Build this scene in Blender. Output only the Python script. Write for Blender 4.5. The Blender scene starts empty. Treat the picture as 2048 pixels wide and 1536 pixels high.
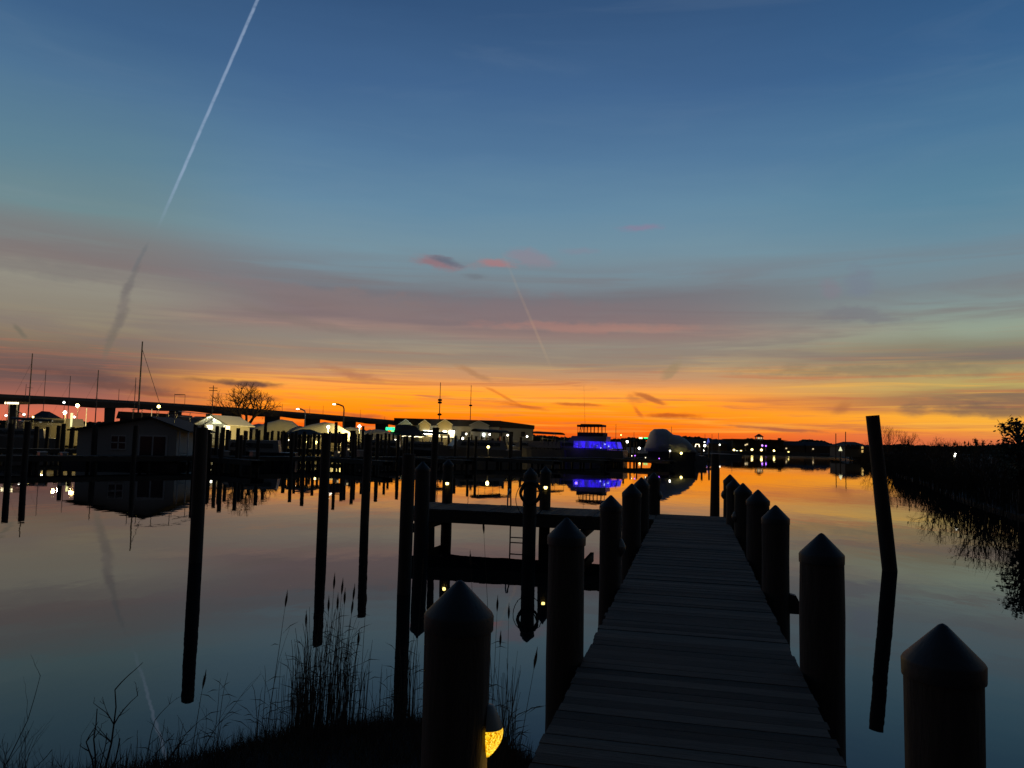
import bpy, bmesh, math, random
from mathutils import Vector, Matrix, noise
rnd = random.Random(7)
sc = bpy.context.scene
col = sc.collection
R = math.radians

# ---------------------------------------------------------------- camera
F = 1538.0; CZ = 2.33; PITCH = R(4.28); ROLL = R(1.4)
CAMROT = (Matrix.Rotation(math.pi/2 + PITCH, 3, 'X') @ Matrix.Rotation(ROLL, 3, 'Z'))
cd = bpy.data.cameras.new('camera'); cam = bpy.data.objects.new('camera', cd); col.objects.link(cam)
cam.location = (0, 0, CZ); cam.rotation_euler = CAMROT.to_euler()
cd.sensor_width = 36; cd.lens = F/2048*36; cd.clip_start = 0.05; cd.clip_end = 9000
sc.camera = cam
sc.view_settings.view_transform = 'Standard'; sc.view_settings.look = 'None'
sc.view_settings.exposure = 0.0; sc.view_settings.gamma = 1.0
sc.cycles.max_bounces = 6; sc.cycles.diffuse_bounces = 2; sc.cycles.glossy_bounces = 4
sc.cycles.transparent_max_bounces = 8
sc.cycles.sample_clamp_indirect = 4.0

def ray(px, py):
    return CAMROT @ Vector(((px-1024)/F, -(py-768)/F, -1.0))
def at(px, py, Y):                     # the point of the world seen at a pixel, Y metres ahead
    d = ray(px, py); return Vector((0, 0, CZ)) + d*(Y/d.y)
def hor(px): return 858.1 + px*0.02446
def gx(px, Y): return at(px, hor(px), Y).x
def zz(px, py, Y): return at(px, py, Y).z
def azel(px, py):
    d = ray(px, py).normalized()
    return math.degrees(math.atan2(d.x, d.y)), math.degrees(math.asin(d.z))

def lin(c):
    return tuple(((v/255)/12.92 if v <= 10 else (((v/255)+0.055)/1.055)**2.4) for v in c)

# ---------------------------------------------------------------- sky
w = bpy.data.worlds.new('World'); sc.world = w; w.use_nodes = True
nt = w.node_tree; nt.nodes.clear()
class G:                                # tiny node-graph helper
    def __init__(s, nt): s.nt = nt
    def put(s, sock, v):
        if hasattr(v, 'is_linked') or isinstance(v, bpy.types.NodeSocket): s.nt.links.new(v, sock)
        else: sock.default_value = v
    def m(s, op, a, b=None, c=None, clamp=False):
        n = s.nt.nodes.new('ShaderNodeMath'); n.operation = op; n.use_clamp = clamp
        s.put(n.inputs[0], a)
        if b is not None: s.put(n.inputs[1], b)
        if c is not None: s.put(n.inputs[2], c)
        return n.outputs[0]
    def vm(s, op, a, b=None):
        n = s.nt.nodes.new('ShaderNodeVectorMath'); n.operation = op
        s.put(n.inputs[0], a)
        if b is not None: s.put(n.inputs[1], b)
        return n.outputs['Value'] if op in ('DOT_PRODUCT', 'LENGTH') else n.outputs[0]
    def sm(s, v, a, b, lo=0.0, hi=1.0):
        n = s.nt.nodes.new('ShaderNodeMapRange'); n.interpolation_type = 'SMOOTHSTEP'
        s.put(n.inputs['Value'], v); n.inputs['From Min'].default_value = a; n.inputs['From Max'].default_value = b
        n.inputs['To Min'].default_value = lo; n.inputs['To Max'].default_value = hi
        return n.outputs[0]
    def xyz(s, x, y, z=0.0):
        n = s.nt.nodes.new('ShaderNodeCombineXYZ'); s.put(n.inputs[0], x); s.put(n.inputs[1], y); s.put(n.inputs[2], z); return n.outputs[0]
    def noise(s, vec, scale=1.0, detail=3.0, rough=0.5, dist=0.0):
        n = s.nt.nodes.new('ShaderNodeTexNoise'); s.put(n.inputs['Vector'], vec)
        n.inputs['Scale'].default_value = scale; n.inputs['Detail'].default_value = detail
        n.inputs['Roughness'].default_value = rough; n.inputs['Distortion'].default_value = dist
        return n.outputs['Fac']
    def mix(s, f, a, b, mode='MIX'):
        n = s.nt.nodes.new('ShaderNodeMix'); n.data_type = 'RGBA'; n.blend_type = mode
        s.put(n.inputs[0], f)
        s.put(n.inputs[6], a if not isinstance(a, tuple) else (*a[:3], 1)); s.put(n.inputs[7], b if not isinstance(b, tuple) else (*b[:3], 1))
        return n.outputs[2]
    def ramp(s, f, stops):
        n = s.nt.nodes.new('ShaderNodeValToRGB'); s.put(n.inputs[0], f)
        e = n.color_ramp.elements; stops = sorted(stops)
        while len(e) < len(stops): e.new(0.5)
        for k, (p, c) in enumerate(stops): e[k].position = p; e[k].color = (*c, 1)
        return n.outputs[0]
g = G(nt)
tc = nt.nodes.new('ShaderNodeTexCoord')
D = g.vm('NORMALIZE', tc.outputs['Generated'])
sx = nt.nodes.new('ShaderNodeSeparateXYZ'); nt.links.new(D, sx.inputs[0])
az = g.m('MULTIPLY', g.m('ARCTAN2', sx.outputs[0], sx.outputs[1]), 57.2958)
el = g.m('MULTIPLY', g.m('ARCSINE', sx.outputs[2]), 57.2958)
n1 = g.m('SUBTRACT', g.noise(g.xyz(g.m('MULTIPLY', az, .045), g.m('MULTIPLY', el, .22)), 1, 5, .55), .5)
n2 = g.m('SUBTRACT', g.noise(g.xyz(g.m('MULTIPLY', az, .10), g.m('MULTIPLY', el, 1.1), 7.3), 1, 5, .6, .6), .5)
elw = g.m('ADD', g.m('ADD', el, g.m('MULTIPLY', n1, g.sm(el, 0, 14, .6, 2.6))), g.m('MULTIPLY', n2, .8))
def stops(L): return [(max(0, min(1, v/36)), lin(c)) for v, c in L]
fac = g.m('DIVIDE', elw, 36.0, clamp=True)
cC = g.ramp(fac, stops([(0, (232,82,22)), (.9, (253,106,14)), (2.0, (270,146,12)), (3.2, (282,168,38)), (4.0, (256,166,76)), (4.7, (206,148,104)),
    (5.8, (176,152,120)), (7.2, (163,154,134)), (8.0, (164,136,124)), (8.7, (136,118,118)), (10.6, (118,116,122)), (11.7, (120,134,143)), (13.5, (118,146,160)),
    (17.0, (101,137,162)), (20.5, (84,121,155)), (25.0, (66,101,142)), (30.5, (52,84,124)), (36, (36,70,110))]))
cL = g.ramp(fac, stops([(0, (224,108,72)), (1.2, (210,110,84)), (2.3, (160,100,86)), (3.4, (112,86,82)), (4.6, (118,92,84)), (5.5, (134,114,96)), (6.8, (148,136,114)), (8.0, (142,134,120)),
    (9.6, (146,142,130)), (11.2, (132,126,122)), (12.6, (124,130,130)), (14.5, (112,138,144)), (18, (94,129,148)), (22, (78,114,147)), (26, (62,97,136)), (30.5, (52,83,120)), (36, (38,70,108))]))
cR = g.ramp(fac, stops([(0, (196,98,70)), (.9, (226,124,72)), (1.5, (252,170,58)), (2.3, (250,176,58)), (2.9, (150,112,84)), (3.6, (134,112,88)), (4.2, (186,165,100)), (5.2, (172,155,108)), (5.9, (128,118,102)), (6.7, (136,132,112)),
    (7.8, (148,160,142)), (9.6, (132,150,148)), (11, (122,136,142)), (13, (112,142,156)), (16.5, (90,132,156)), (20.5, (76,118,152)), (25, (58,98,140)), (30.5, (44,80,122)), (36, (30,68,108))]))
c = g.mix(g.sm(az, -15, -29), cC, cL)
c = g.mix(g.sm(az, 10, 33), c, cR)
# thin streaks of cloud low in the afterglow
n3 = g.noise(g.xyz(g.m('MULTIPLY', az, .055), g.m('MULTIPLY', el, 1.5), 3.1), 1, 6, .62, .9)
low = g.m('MULTIPLY', g.sm(el, .2, 1.2), g.sm(el, 7.5, 4.0))
c = g.mix(g.m('MULTIPLY', g.m('MULTIPLY', g.sm(n3, .52, .68), g.m('MULTIPLY', low, g.sm(az, -33, -14, .35, 1))), .62), c, lin((196,112,74)))
n4 = g.noise(g.xyz(g.m('MULTIPLY', az, .05), g.m('MULTIPLY', el, 1.7), 9.7), 1, 5, .6, .6)
c = g.mix(g.m('MULTIPLY', g.m('MULTIPLY', g.sm(n4, .5, .66), g.m('MULTIPLY', low, g.sm(az, -30, -17))), .45), c, lin((255,186,74)))
n7 = g.noise(g.xyz(g.m('MULTIPLY', az, .13), g.m('MULTIPLY', el, 4.2), 21.3), 1, 5, .65, .8)
c = g.mix(g.m('MULTIPLY', g.sm(n7, .53, .70), g.m('MULTIPLY', g.m('MULTIPLY', g.sm(el, .3, 1.5), g.sm(el, 9, 3.5)), .42)), c, lin((186,110,80)))
# broad dusky veils between the glow and the blue
n5 = g.noise(g.xyz(g.m('MULTIPLY', az, .035), g.m('MULTIPLY', el, .5), 5.5), 1, 5, .55, .5)
mid = g.m('MULTIPLY', g.sm(el, 3.5, 6.5), g.sm(el, 15, 10.5))
c = g.mix(g.m('MULTIPLY', g.m('MULTIPLY', g.sm(n5, .43, .60), mid), .5), c, lin((122,108,110)))
n6 = g.noise(g.xyz(g.m('MULTIPLY', az, .04), g.m('MULTIPLY', el, .3), 15.5), 1, 6, .6, .8)
c = g.mix(g.m('MULTIPLY', g.m('MULTIPLY', g.sm(n6, .5, .75), g.sm(el, 9, 14)), .05), c, lin((150,165,180)))
# single wisps and puffs: px, py, half width, half height, slope of the wisp, colour, strength
wob = g.m('SUBTRACT', g.noise(g.xyz(g.m('MULTIPLY', az, .55), g.m('MULTIPLY', el, 1.6), 1.7), 1, 4, .62), .5)
wob2 = g.m('SUBTRACT', g.noise(g.xyz(g.m('MULTIPLY', az, .5), g.m('MULTIPLY', el, .9), 4.4), 1, 3, .55), .5)
def wisp(c, px, py, hw, hh, slope, colr, k):
    u0, v0 = azel(px, py); s = R(-slope+1.4); a = hw/F*57.3; b = hh/F*57.3
    du = g.m('SUBTRACT', az, u0); dv = g.m('ADD', g.m('SUBTRACT', el, v0), g.m('MULTIPLY', wob2, b*1.6))
    p = g.m('ADD', g.m('MULTIPLY', du, math.cos(s)/a), g.m('MULTIPLY', dv, math.sin(s)/a))
    q = g.m('ADD', g.m('MULTIPLY', du, -math.sin(s)/b), g.m('MULTIPLY', dv, math.cos(s)/b))
    r = g.m('ADD', g.m('SQRT', g.m('ADD', g.m('MULTIPLY', p, p), g.m('MULTIPLY', q, q))), g.m('MULTIPLY', wob, 1.5))
    return g.mix(g.sm(r, 1.15, .25, 0, k), c, lin(colr))
for a_ in [
    (872, 525, 55, 15, 8, (150,108,114), .75), (892, 522, 38, 9, 12, (96,106,122), .8), (990, 527, 52, 15, 0, (170,120,122), .75), (1060, 518, 60, 18, 10, (150,126,138), .45),
    (1282, 455, 48, 9, 0, (150,118,146), .45), (950, 552, 34, 6, 5, (110,116,124), .6), (1160, 500, 40, 10, 4, (140,128,146), .3),
    (498, 768, 66, 8, 3, (104,72,62), .95), (430, 762, 75, 5, 4, (128,88,66), .6), (525, 798, 45, 6, 4, (140,84,58), .6),
    (700, 748, 62, 13, 14, (178,116,84), .6), (950, 747, 48, 8, 24, (172,124,88), .6), (1300, 797, 42, 6, 20, (176,96,54), .8),
    (1360, 831, 66, 7, 2, (186,84,36), .85), (1160, 809, 70, 4, 4, (184,92,44), .75), (1046, 813, 60, 5, 8, (190,92,44), .65), (1010, 795, 50, 4, 28, (208,110,46), .6),
    (1268, 798, 10, 24, -70, (198,118,62), .6), (1275, 822, 18, 6, 50, (190,90,44), .6), (720, 832, 60, 7, 3, (176,84,58), .7), (620, 822, 80, 5, 3, (190,96,58), .5),
    (150, 750, 110, 12, 5, (104,78,74), .7), (260, 775, 110, 9, 5, (112,78,70), .7), (330, 790, 80, 5, 4, (140,84,64), .7),
    (1040, 620, 260, 34, 3, (130,112,116), .4), (1180, 655, 260, 12, 2, (176,128,116), .5), (700, 605, 260, 24, 4, (134,116,114), .4), (600, 640, 170, 12, 12, (128,116,110), .35),
    (1720, 565, 30, 30, 50, (118,126,142), .5), (1720, 628, 90, 20, 10, (118,118,126), .55), (1660, 575, 26, 20, 40, (134,124,136), .4),
    (1683, 815, 22, 14, -30, (180,112,66), .7), (1825, 820, 34, 14, 0, (126,98,82), .6), (1980, 822, 130, 15, 4, (118,96,82), .7), (1750, 742, 260, 14, 2, (128,116,96), .5),
    (1560, 858, 110, 4, 5, (170,92,66), .8), (1760, 862, 90, 3, 4, (192,104,66), .5),
    (278, 520, 42, 5, -66, (104,110,114), .5), (262, 562, 46, 7, -68, (108,106,106), .55), (248, 606, 48, 11, -80, (116,108,106), .55), (238, 645, 46, 10, -62, (114,106,100), .55), (219, 688, 34, 7, -72, (118,108,96), .55), (40, 662, 18, 5, 45, (108,104,92), .6),
    (1340, 745, 10, 40, 38, (150,130,98), .5), (120, 540, 160, 20, 3, (122,118,116), .4), (560, 575, 260, 16, 4, (132,120,122), .45), ]:
    c = wisp(c, *a_)
# two vapour trails: great circles across the dome
def trail(c, p1, p2, hw, colr, k, lo, hi, lo2=None, hi2=None):
    n = ray(*p1).cross(ray(*p2)).normalized()
    d = g.m('ABSOLUTE', g.m('ADD', g.vm('DOT_PRODUCT', D, tuple(n)), g.m('MULTIPLY', wob, .0012)))
    msk = g.m('MULTIPLY', g.sm(d, hw, hw*.25), g.sm(el, lo, hi))
    if lo2 is not None: msk = g.m('MULTIPLY', msk, g.sm(el, hi2, lo2))
    msk = g.m('MULTIPLY', g.m('MULTIPLY', msk, g.sm(sx.outputs[1], 0, .1)), g.sm(wob, -.28, .10, .45, 1.0))
    return g.mix(g.m('MULTIPLY', msk, k), c, lin(colr))
c = trail(c, (515, 0), (312, 464), .0024, (158,178,206), .55, 13.2, 18)
c = trail(c, (1045, 600), (1102, 735), .0026, (226,188,140), .10, 4.5, 7.5, 9, 15)
# the sky behind the viewer and overhead is much darker dusk
back = g.sm(sx.outputs[1], .45, -.5)
c = g.mix(g.m('MULTIPLY', back, .95), c, lin((27,29,34)))
c = g.mix(g.sm(el, 34, 70), c, lin((24,42,64)))
c = g.mix(g.sm(el, 0, -2), c, lin((14,14,15)))
bg = nt.nodes.new('ShaderNodeBackground'); nt.links.new(c, bg.inputs[0]); bg.inputs[1].default_value = 1.0
wo = nt.nodes.new('ShaderNodeOutputWorld'); nt.links.new(bg.outputs[0], wo.inputs[0])
w.cycles.sampling_method = 'MANUAL'; w.cycles.sample_map_resolution = 512

# ---------------------------------------------------------------- helpers
class MB:
    def __init__(s): s.v = []; s.f = []; s.sm = []
    def add(s, vs, fs, smooth=False):
        o = len(s.v); s.v += [tuple(v) for v in vs]; s.f += [tuple(i+o for i in f) for f in fs]; s.sm += [smooth]*len(fs); return s
    def box(s, c, d, rz=0, tilt=None):
        cx, cy, cz = c; hx, hy, hz = d[0]/2, d[1]/2, d[2]/2
        vs = [Vector((x*hx, y*hy, z*hz)) for z in (-1, 1) for y in (-1, 1) for x in (-1, 1)]
        M = Matrix.Rotation(rz, 3, 'Z')
        if tilt: M = M @ Matrix.Rotation(tilt[0], 3, 'X') @ Matrix.Rotation(tilt[1], 3, 'Y')
        vs = [M @ v + Vector(c) for v in vs]
        return s.add(vs, [(0,2,3,1),(4,5,7,6),(0,1,5,4),(2,6,7,3),(0,4,6,2),(1,3,7,5)])
    def tube(s, p0, p1, r0, r1=None, n=10, caps=True, smooth=True):
        p0, p1 = Vector(p0), Vector(p1); r1 = r0 if r1 is None else r1
        d = (p1-p0).normalized(); a = d.orthogonal().normalized(); b = d.cross(a)
        vs = [p0+(a*math.cos(t)+b*math.sin(t))*r0 for t in [2*math.pi*k/n for k in range(n)]]
        vs += [p1+(a*math.cos(t)+b*math.sin(t))*r1 for t in [2*math.pi*k/n for k in range(n)]]
        s.add(vs, [(k, (k+1) % n, (k+1) % n+n, k+n) for k in range(n)], smooth)
        if caps: s.add(vs, [tuple(range(n))[::-1], tuple(range(n, 2*n))])
        return s
    def path(s, pts, rad, n=6, caps=True):
        pts = [Vector(p) for p in pts]; rings = []; a = None
        for i, p in enumerate(pts):
            d = (pts[min(i+1, len(pts)-1)]-pts[max(i-1, 0)]).normalized()
            if a is None: a = d.orthogonal().normalized()
            a = (a - d*a.dot(d)).normalized(); b = d.cross(a); r = rad(i/(len(pts)-1)) if callable(rad) else rad
            rings.append([p+(a*math.cos(t)+b*math.sin(t))*r for t in [2*math.pi*k/n for k in range(n)]])
        vs = [v for r in rings for v in r]; fs = []
        for i in range(len(pts)-1):
            for k in range(n): fs.append((i*n+k, i*n+(k+1) % n, (i+1)*n+(k+1) % n, (i+1)*n+k))
        s.add(vs, fs, True)
        if caps: s.add([v for v in rings[0]], [tuple(range(n))[::-1]]); s.add([v for v in rings[-1]], [tuple(range(n))])
        return s
    def lathe(s, prof, c=(0,0,0), n=20, ax=(0,0), smooth=True, a0=0, a1=2*math.pi, wob=0, seed=0):
        closed = abs(a1-a0-2*math.pi) < 1e-6; m = n if closed else n+1
        vs = []
        for (r, z) in prof:
            for k in range(m):
                t = a0+(a1-a0)*k/n; rr = r*(1+wob*noise.noise((math.cos(t)*1.7+seed, math.sin(t)*1.7, z*.35+seed)))
                vs.append((c[0]+ax[0]*z+rr*math.cos(t), c[1]+ax[1]*z+rr*math.sin(t), c[2]+z))
        fs = []
        for i in range(len(prof)-1):
            for k in range(n): fs.append((i*m+k, i*m+(k+1) % m, (i+1)*m+(k+1) % m, (i+1)*m+k))
        return s.add(vs, fs, smooth)
    def ext(s, poly, y0, y1, M=None, smooth=False):          # polygon in x,z drawn along y
        n = len(poly); vs = [Vector((x, y0, z)) for x, z in poly]+[Vector((x, y1, z)) for x, z in poly]
        if M: vs = [M @ v for v in vs]
        return s.add(vs, [tuple(range(n)), tuple(range(2*n-1, n-1, -1))]+[(k, k+n, (k+1) % n+n, (k+1) % n) for k in range(n)], smooth)
    def ico(s, c, r, sub=1, sq=(1,1,1), wob=0.0):
        bm = bmesh.new(); bmesh.ops.create_icosphere(bm, subdivisions=sub, radius=1.0)
        vs = []
        for v in bm.verts:
            k = 1+wob*noise.noise(v.co*1.9+Vector(c)*3.1)
            vs.append((c[0]+v.co.x*r*sq[0]*k, c[1]+v.co.y*r*sq[1]*k, c[2]+v.co.z*r*sq[2]*k))
        s.add(vs, [tuple(v.index for v in f.verts) for f in bm.faces], wob == 0); bm.free(); return s
    def loft(s, rings, caps=True, smooth=True):
        n = len(rings[0]); vs = [v for r in rings for v in r]
        s.add(vs, [(i*n+k, i*n+(k+1) % n, (i+1)*n+(k+1) % n, (i+1)*n+k) for i in range(len(rings)-1) for k in range(n)], smooth)
        if caps: s.add(rings[0], [tuple(range(n))[::-1]]); s.add(rings[-1], [tuple(range(n))])
        return s
    def build(s, name, mat, parent=None, **kw):
        me = bpy.data.meshes.new(name); me.from_pydata(s.v, [], s.f); me.update()
        for p, b in zip(me.polygons, s.sm): p.use_smooth = b
        me.materials.append(mat)
        o = bpy.data.objects.new(name, me); col.objects.link(o); o.parent = parent
        for k, v in kw.items(): o[k] = v
        return o
def tag(o, label=None, cat=None, group=None, kind=None):
    if label: o['label'] = label
    if cat: o['category'] = cat
    if group: o['group'] = group
    if kind: o['kind'] = kind
    return o
def thing(name, loc, rz, label, cat, group=None):
    o = bpy.data.objects.new(name, None); col.objects.link(o); o.location = loc; o.rotation_euler = (0, 0, rz); o.empty_display_size = .3
    return tag(o, label, cat, group)
def copy_tree(o, parent=None):
    c = o.copy(); col.objects.link(c); c.parent = parent
    for ch in list(o.children): copy_tree(ch, c)
    return c
def place(o, loc, rz, label=None, group=None, scale=None):
    o.location = loc; o.rotation_euler = (0, 0, rz)
    if label: o['label'] = label
    if group: o['group'] = group
    if scale: o.scale = scale
    return o

# ---------------------------------------------------------------- materials
MATS = {}
def mat(name, colr, rough=.8, metal=0.0, vary=.0, scale=4.0, stretch=(1,1,1), bump=0.0, emit=None, estr=0.0, spec=None, island=0.0, vary2=None):
    m = bpy.data.materials.new(name); m.use_nodes = True; t = m.node_tree; q = G(t)
    b = t.nodes['Principled BSDF']; b.inputs['Roughness'].default_value = rough; b.inputs['Metallic'].default_value = metal
    b.inputs['Base Color'].default_value = (*colr, 1)
    if spec is not None: b.inputs['Specular IOR Level'].default_value = spec
    if vary or bump:
        co = t.nodes.new('ShaderNodeTexCoord').outputs['Object']; v = q.vm('MULTIPLY', co, stretch)
        nz = q.noise(v, scale, 6, .6, .3)
        k = q.m('ADD', q.m('MULTIPLY', q.m('SUBTRACT', nz, .5), vary*2.4), 1.0)
        if island:
            gi = t.nodes.new('ShaderNodeNewGeometry').outputs['Random Per Island']
            k = q.m('MULTIPLY', k, q.m('ADD', q.m('MULTIPLY', gi, island), 1-island/2))
        cv = q.vm('SCALE', tuple(colr)); cv.node.inputs['Scale'].default_value = 1
        q.put(cv.node.inputs['Scale'], q.m('MAXIMUM', k, .12)); t.links.new(cv, b.inputs['Base Color'])
        if bump:
            bn = t.nodes.new('ShaderNodeBump'); bn.inputs['Strength'].default_value = bump; bn.inputs['Distance'].default_value = .02
            t.links.new(nz, bn.inputs['Height']); t.links.new(bn.outputs[0], b.inputs['Normal'])
    if emit:
        b.inputs['Emission Color'].default_value = (*emit, 1); b.inputs['Emission Strength'].default_value = estr
        try: m.cycles.emission_sampling = 'NONE'
        except Exception: pass
    MATS[name] = m; return m
M_pile = mat('creosoted_pile_wood', (.046,.034,.024), .85, vary=.45, scale=9, stretch=(3,3,.35), bump=.6)
M_cap = mat('dark_pile_cap_plastic', (.013,.012,.012), .62, vary=.3, scale=9, bump=.25)
M_deck = mat('weathered_deck_board', (.084,.066,.050), .9, vary=.75, scale=5, stretch=(1.0,26,4), bump=.8, island=1.15)
M_beam = mat('dark_dock_beam', (.055,.042,.030), .85, vary=.4, scale=4, stretch=(1,1,5), bump=.4)
M_galv = mat('galvanised_metal', (.25,.25,.25), .45, .8, vary=.2)
M_alu = mat('aluminium_mast', (.16,.16,.16), .5, .5)
M_concrete = mat('bridge_concrete', (.10,.097,.09), .9, vary=.15, scale=.4)
M_white = mat('white_gelcoat', (.24,.225,.21), .35, vary=.06, scale=1.5)
M_shrink = mat('pale_shrink_wrap', (.40,.41,.40), .85, vary=.1, scale=1.2, bump=.3)
M_dkhull = mat('dark_hull_paint', (.05,.05,.055), .4)
M_glass = mat('dark_boat_glass', (.02,.022,.026), .08)
M_canvas = mat('dark_boat_canvas', (.035,.034,.036), .9, vary=.2)
M_siding = mat('pale_house_siding', (.44,.43,.40), .8, vary=.1, scale=2, stretch=(.3,.3,12))
M_sidingc = mat('cream_siding', (.40,.36,.26), .8, vary=.08, scale=2, stretch=(.3,.3,8))
M_trim = mat('white_painted_trim', (.6,.6,.58), .7)
M_roof = mat('dark_shingle_roof', (.04,.036,.036), .9, vary=.3, scale=3)
M_darkwin = mat('dark_window_glass', (.03,.032,.036), .12)
M_ground = mat('dark_marsh_soil', (.014,.012,.009), .95, vary=.5, scale=3, bump=.6)
M_reed = mat('dry_reed_stem', (.10,.075,.048), .9, vary=.35, scale=3)
M_reed2 = mat('marsh_reed_stem', (.060,.046,.028), .9, vary=.35, scale=1)
M_bark = mat('bare_tree_bark', (.045,.034,.028), .95, vary=.3, scale=4)
M_leaf = mat('dark_evergreen_foliage', (.028,.04,.02), .9, vary=.4, scale=1)
M_rubber = mat('black_rubber_hose', (.02,.02,.02), .6)
M_red = mat('dark_red_paint', (.10,.02,.015), .5)
M_brick = mat('brown_timber_wall', (.10,.07,.045), .85, vary=.3, scale=3)
def glow(name, c, k): return mat(name, (.8,.8,.8), .5, emit=c, estr=k)
L_white = glow('white_lamp_bulb', (1,.95,.78), 8)
L_cool = glow('cool_lamp_bulb', (.85,1,.95), 8)
L_warm = glow('sodium_lamp_bulb', (1,.62,.2), 14)
L_yel = glow('yellow_lamp_bulb', (1,.78,.22), 7)
L_dim = glow('dim_warm_window', (1,.75,.38), .75)
L_win = glow('bright_warm_window', (1,.86,.5), 2.6)
L_green = glow('green_neon', (.02,1,.28), 1.6)
L_palm = glow('pale_green_neon', (.2,1,.3), 1.5)
L_blue = glow('blue_led_curtain', (.02,.0,.9), 1.0)
_t = L_blue.node_tree; _q = G(_t); _co = _t.nodes.new('ShaderNodeTexCoord').outputs['Object']
_n = _q.noise(_q.vm('MULTIPLY', _co, (2.2,2.2,.35)), 1.6, 4, .6, .4)
_t.links.new(_q.m('MULTIPLY', _q.sm(_n, .36, .62, .12, 1.0), 1.25), _t.nodes['Principled BSDF'].inputs['Emission Strength'])  # light and shade of the curtain folds painted into the emission
L_bluew = glow('blue_white_led', (.4,.5,1), 2.5)
L_purp = glow('purple_led', (.35,.1,1), 5)
L_str = glow('warm_string_bulb', (1,.85,.5), 3.2)

# ---------------------------------------------------------------- water
def water_mat():
    m = bpy.data.materials.new('calm_creek_water'); m.use_nodes = True; t = m.node_tree; q = G(t)
    b = t.nodes['Principled BSDF']; b.inputs['Base Color'].default_value = (.004,.006,.007,1)
    b.inputs['IOR'].default_value = 1.42
    co = t.nodes.new('ShaderNodeNewGeometry').outputs['Position']
    sy = t.nodes.new('ShaderNodeSeparateXYZ'); t.links.new(co, sy.inputs[0]); t.links.new(q.sm(sy.outputs[1], 105, 230, .010, .085), b.inputs['Roughness'])
    n_a = q.noise(q.vm('MULTIPLY', co, (.55,.30,0)), 1, 2, .5, .2)
    n_b = q.noise(q.vm('MULTIPLY', co, (2.6,1.7,0)), 1, 2, .5, .2)
    h = q.m('ADD', q.m('MULTIPLY', n_a, .0044), q.m('MULTIPLY', n_b, .0009))
    bn = t.nodes.new('ShaderNodeBump'); bn.inputs['Strength'].default_value = 1; bn.inputs['Distance'].default_value = 1
    t.links.new(h, bn.inputs['Height']); t.links.new(bn.outputs[0], b.inputs['Normal']); return m
wm = MB(); wm.add([(-4000,-60,0),(4000,-60,0),(4000,6000,0),(-4000,6000,0)], [(0,1,2,3)])
tag(wm.build('water', water_mat()), kind='structure')
bed = MB(); bed.add([(-4000,-60,-2.2),(4000,-60,-2.2),(4000,6000,-2.2),(-4000,6000,-2.2)], [(0,1,2,3)])
tag(bed.build('seabed', M_ground), kind='structure')

# land: the marina yard and the far shore as one raised sheet with a bulkhead edge
def land(name, pts, z, m):
    b = MB(); n = len(pts)
    vs = [(x, y, z) for x, y in pts]+[(x, y, -2) for x, y in pts]
    b.add(vs, [tuple(range(n))]+[(k, (k+1) % n, (k+1) % n+n, k+n) for k in range(n)]); return tag(b.build(name, m), kind='structure')
M_yard = mat('dark_gravel_yard', (.06,.055,.048), .95, vary=.3, scale=.6)
land('marina_ground', [(-4000,75),(-90,84),(-52,98),(-34,112),(-6,128),(22,138),(48,160),(52,236),(75,250),(98,252),(140,262),(4000,300),(4000,5900),(-4000,5900)], .8, M_yard)

# ---------------------------------------------------------------- the dock
TH = R(13.24); DD = Vector((math.sin(TH), math.cos(TH), 0)); DN = Vector((math.cos(TH), -math.sin(TH), 0))
def dk(t, off, z=0): return DD*t+DN*off+Vector((0, 0, z))
HD = .78
dock = thing('wooden_dock', (0,0,0), -TH, 'grey plank walkway running out over the water between capped pilings', 'dock')
def boards(t0, t1, o0, o1, along='x', step=.128, jit=.007):
    b = MB(); t = t0; k = 0
    while t < t1:
        wd = step-.006; z = HD-.019+rnd.uniform(-.003,.003); a = rnd.uniform(-jit, jit)
        if along == 'x': b.box(((o0+o1)/2+a, t+wd/2, z), (o1-o0+rnd.uniform(-.01,.02), wd, .038), rnd.uniform(-.003,.003), (rnd.uniform(-.01,.01), 0))
        else: b.box((t+wd/2, (o0+o1)/2+a, z), (wd, o1-o0+rnd.uniform(-.01,.02), .038), rnd.uniform(-.003,.003), (0, rnd.uniform(-.01,.01)))
        t += step; k += 1
    return b
boards(-1.2, 17.82, -.75, .75).build('deck', M_deck, dock)
for o in (-.735, .735):
    MB().box((o, 8.3, HD-.19), (.05, 18.9, .29)).build('side_beam', M_beam, dock)
b = MB()
for o in (-.3, .3): b.box((o, 8.3, HD-.19), (.05, 18.8, .28))
for t in (3.1, 5.75, 8.75, 11.9, 14.6, 17.4):
    for d in (-.17, .17): b.box((0, t+d, HD-.44), (1.46, .06, .2))
b.build('cross_beams', M_beam, dock)
MB().box((0, 17.84, HD-.19), (1.42, .05, .3)).build('end_beam', M_beam, dock)
pf = thing('side_platform', (0,0,0), -TH, 'low plank platform branching left off the far end of the walkway', 'platform')
boards(-6.35, -.80, 16.55, 18.38, along='y', step=.13).build('deck', M_deck, pf)
MB().box((-3.57, 16.58, HD-.165), (5.5, .05, .25)).build('front_beam', M_beam, pf)
MB().box((-3.57, 18.35, HD-.165), (5.5, .05, .25)).build('back_beam', M_beam, pf)
b = MB()
for t in (17.0, 17.45, 17.9): b.box((-3.57, t, HD-.18), (5.4, .05, .22))
for o in (-6.0, -2.3): b.box((o, 17.45, HD-.42), (.08, 2.2, .2))
b.build('cross_beams', M_beam, pf)

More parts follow.
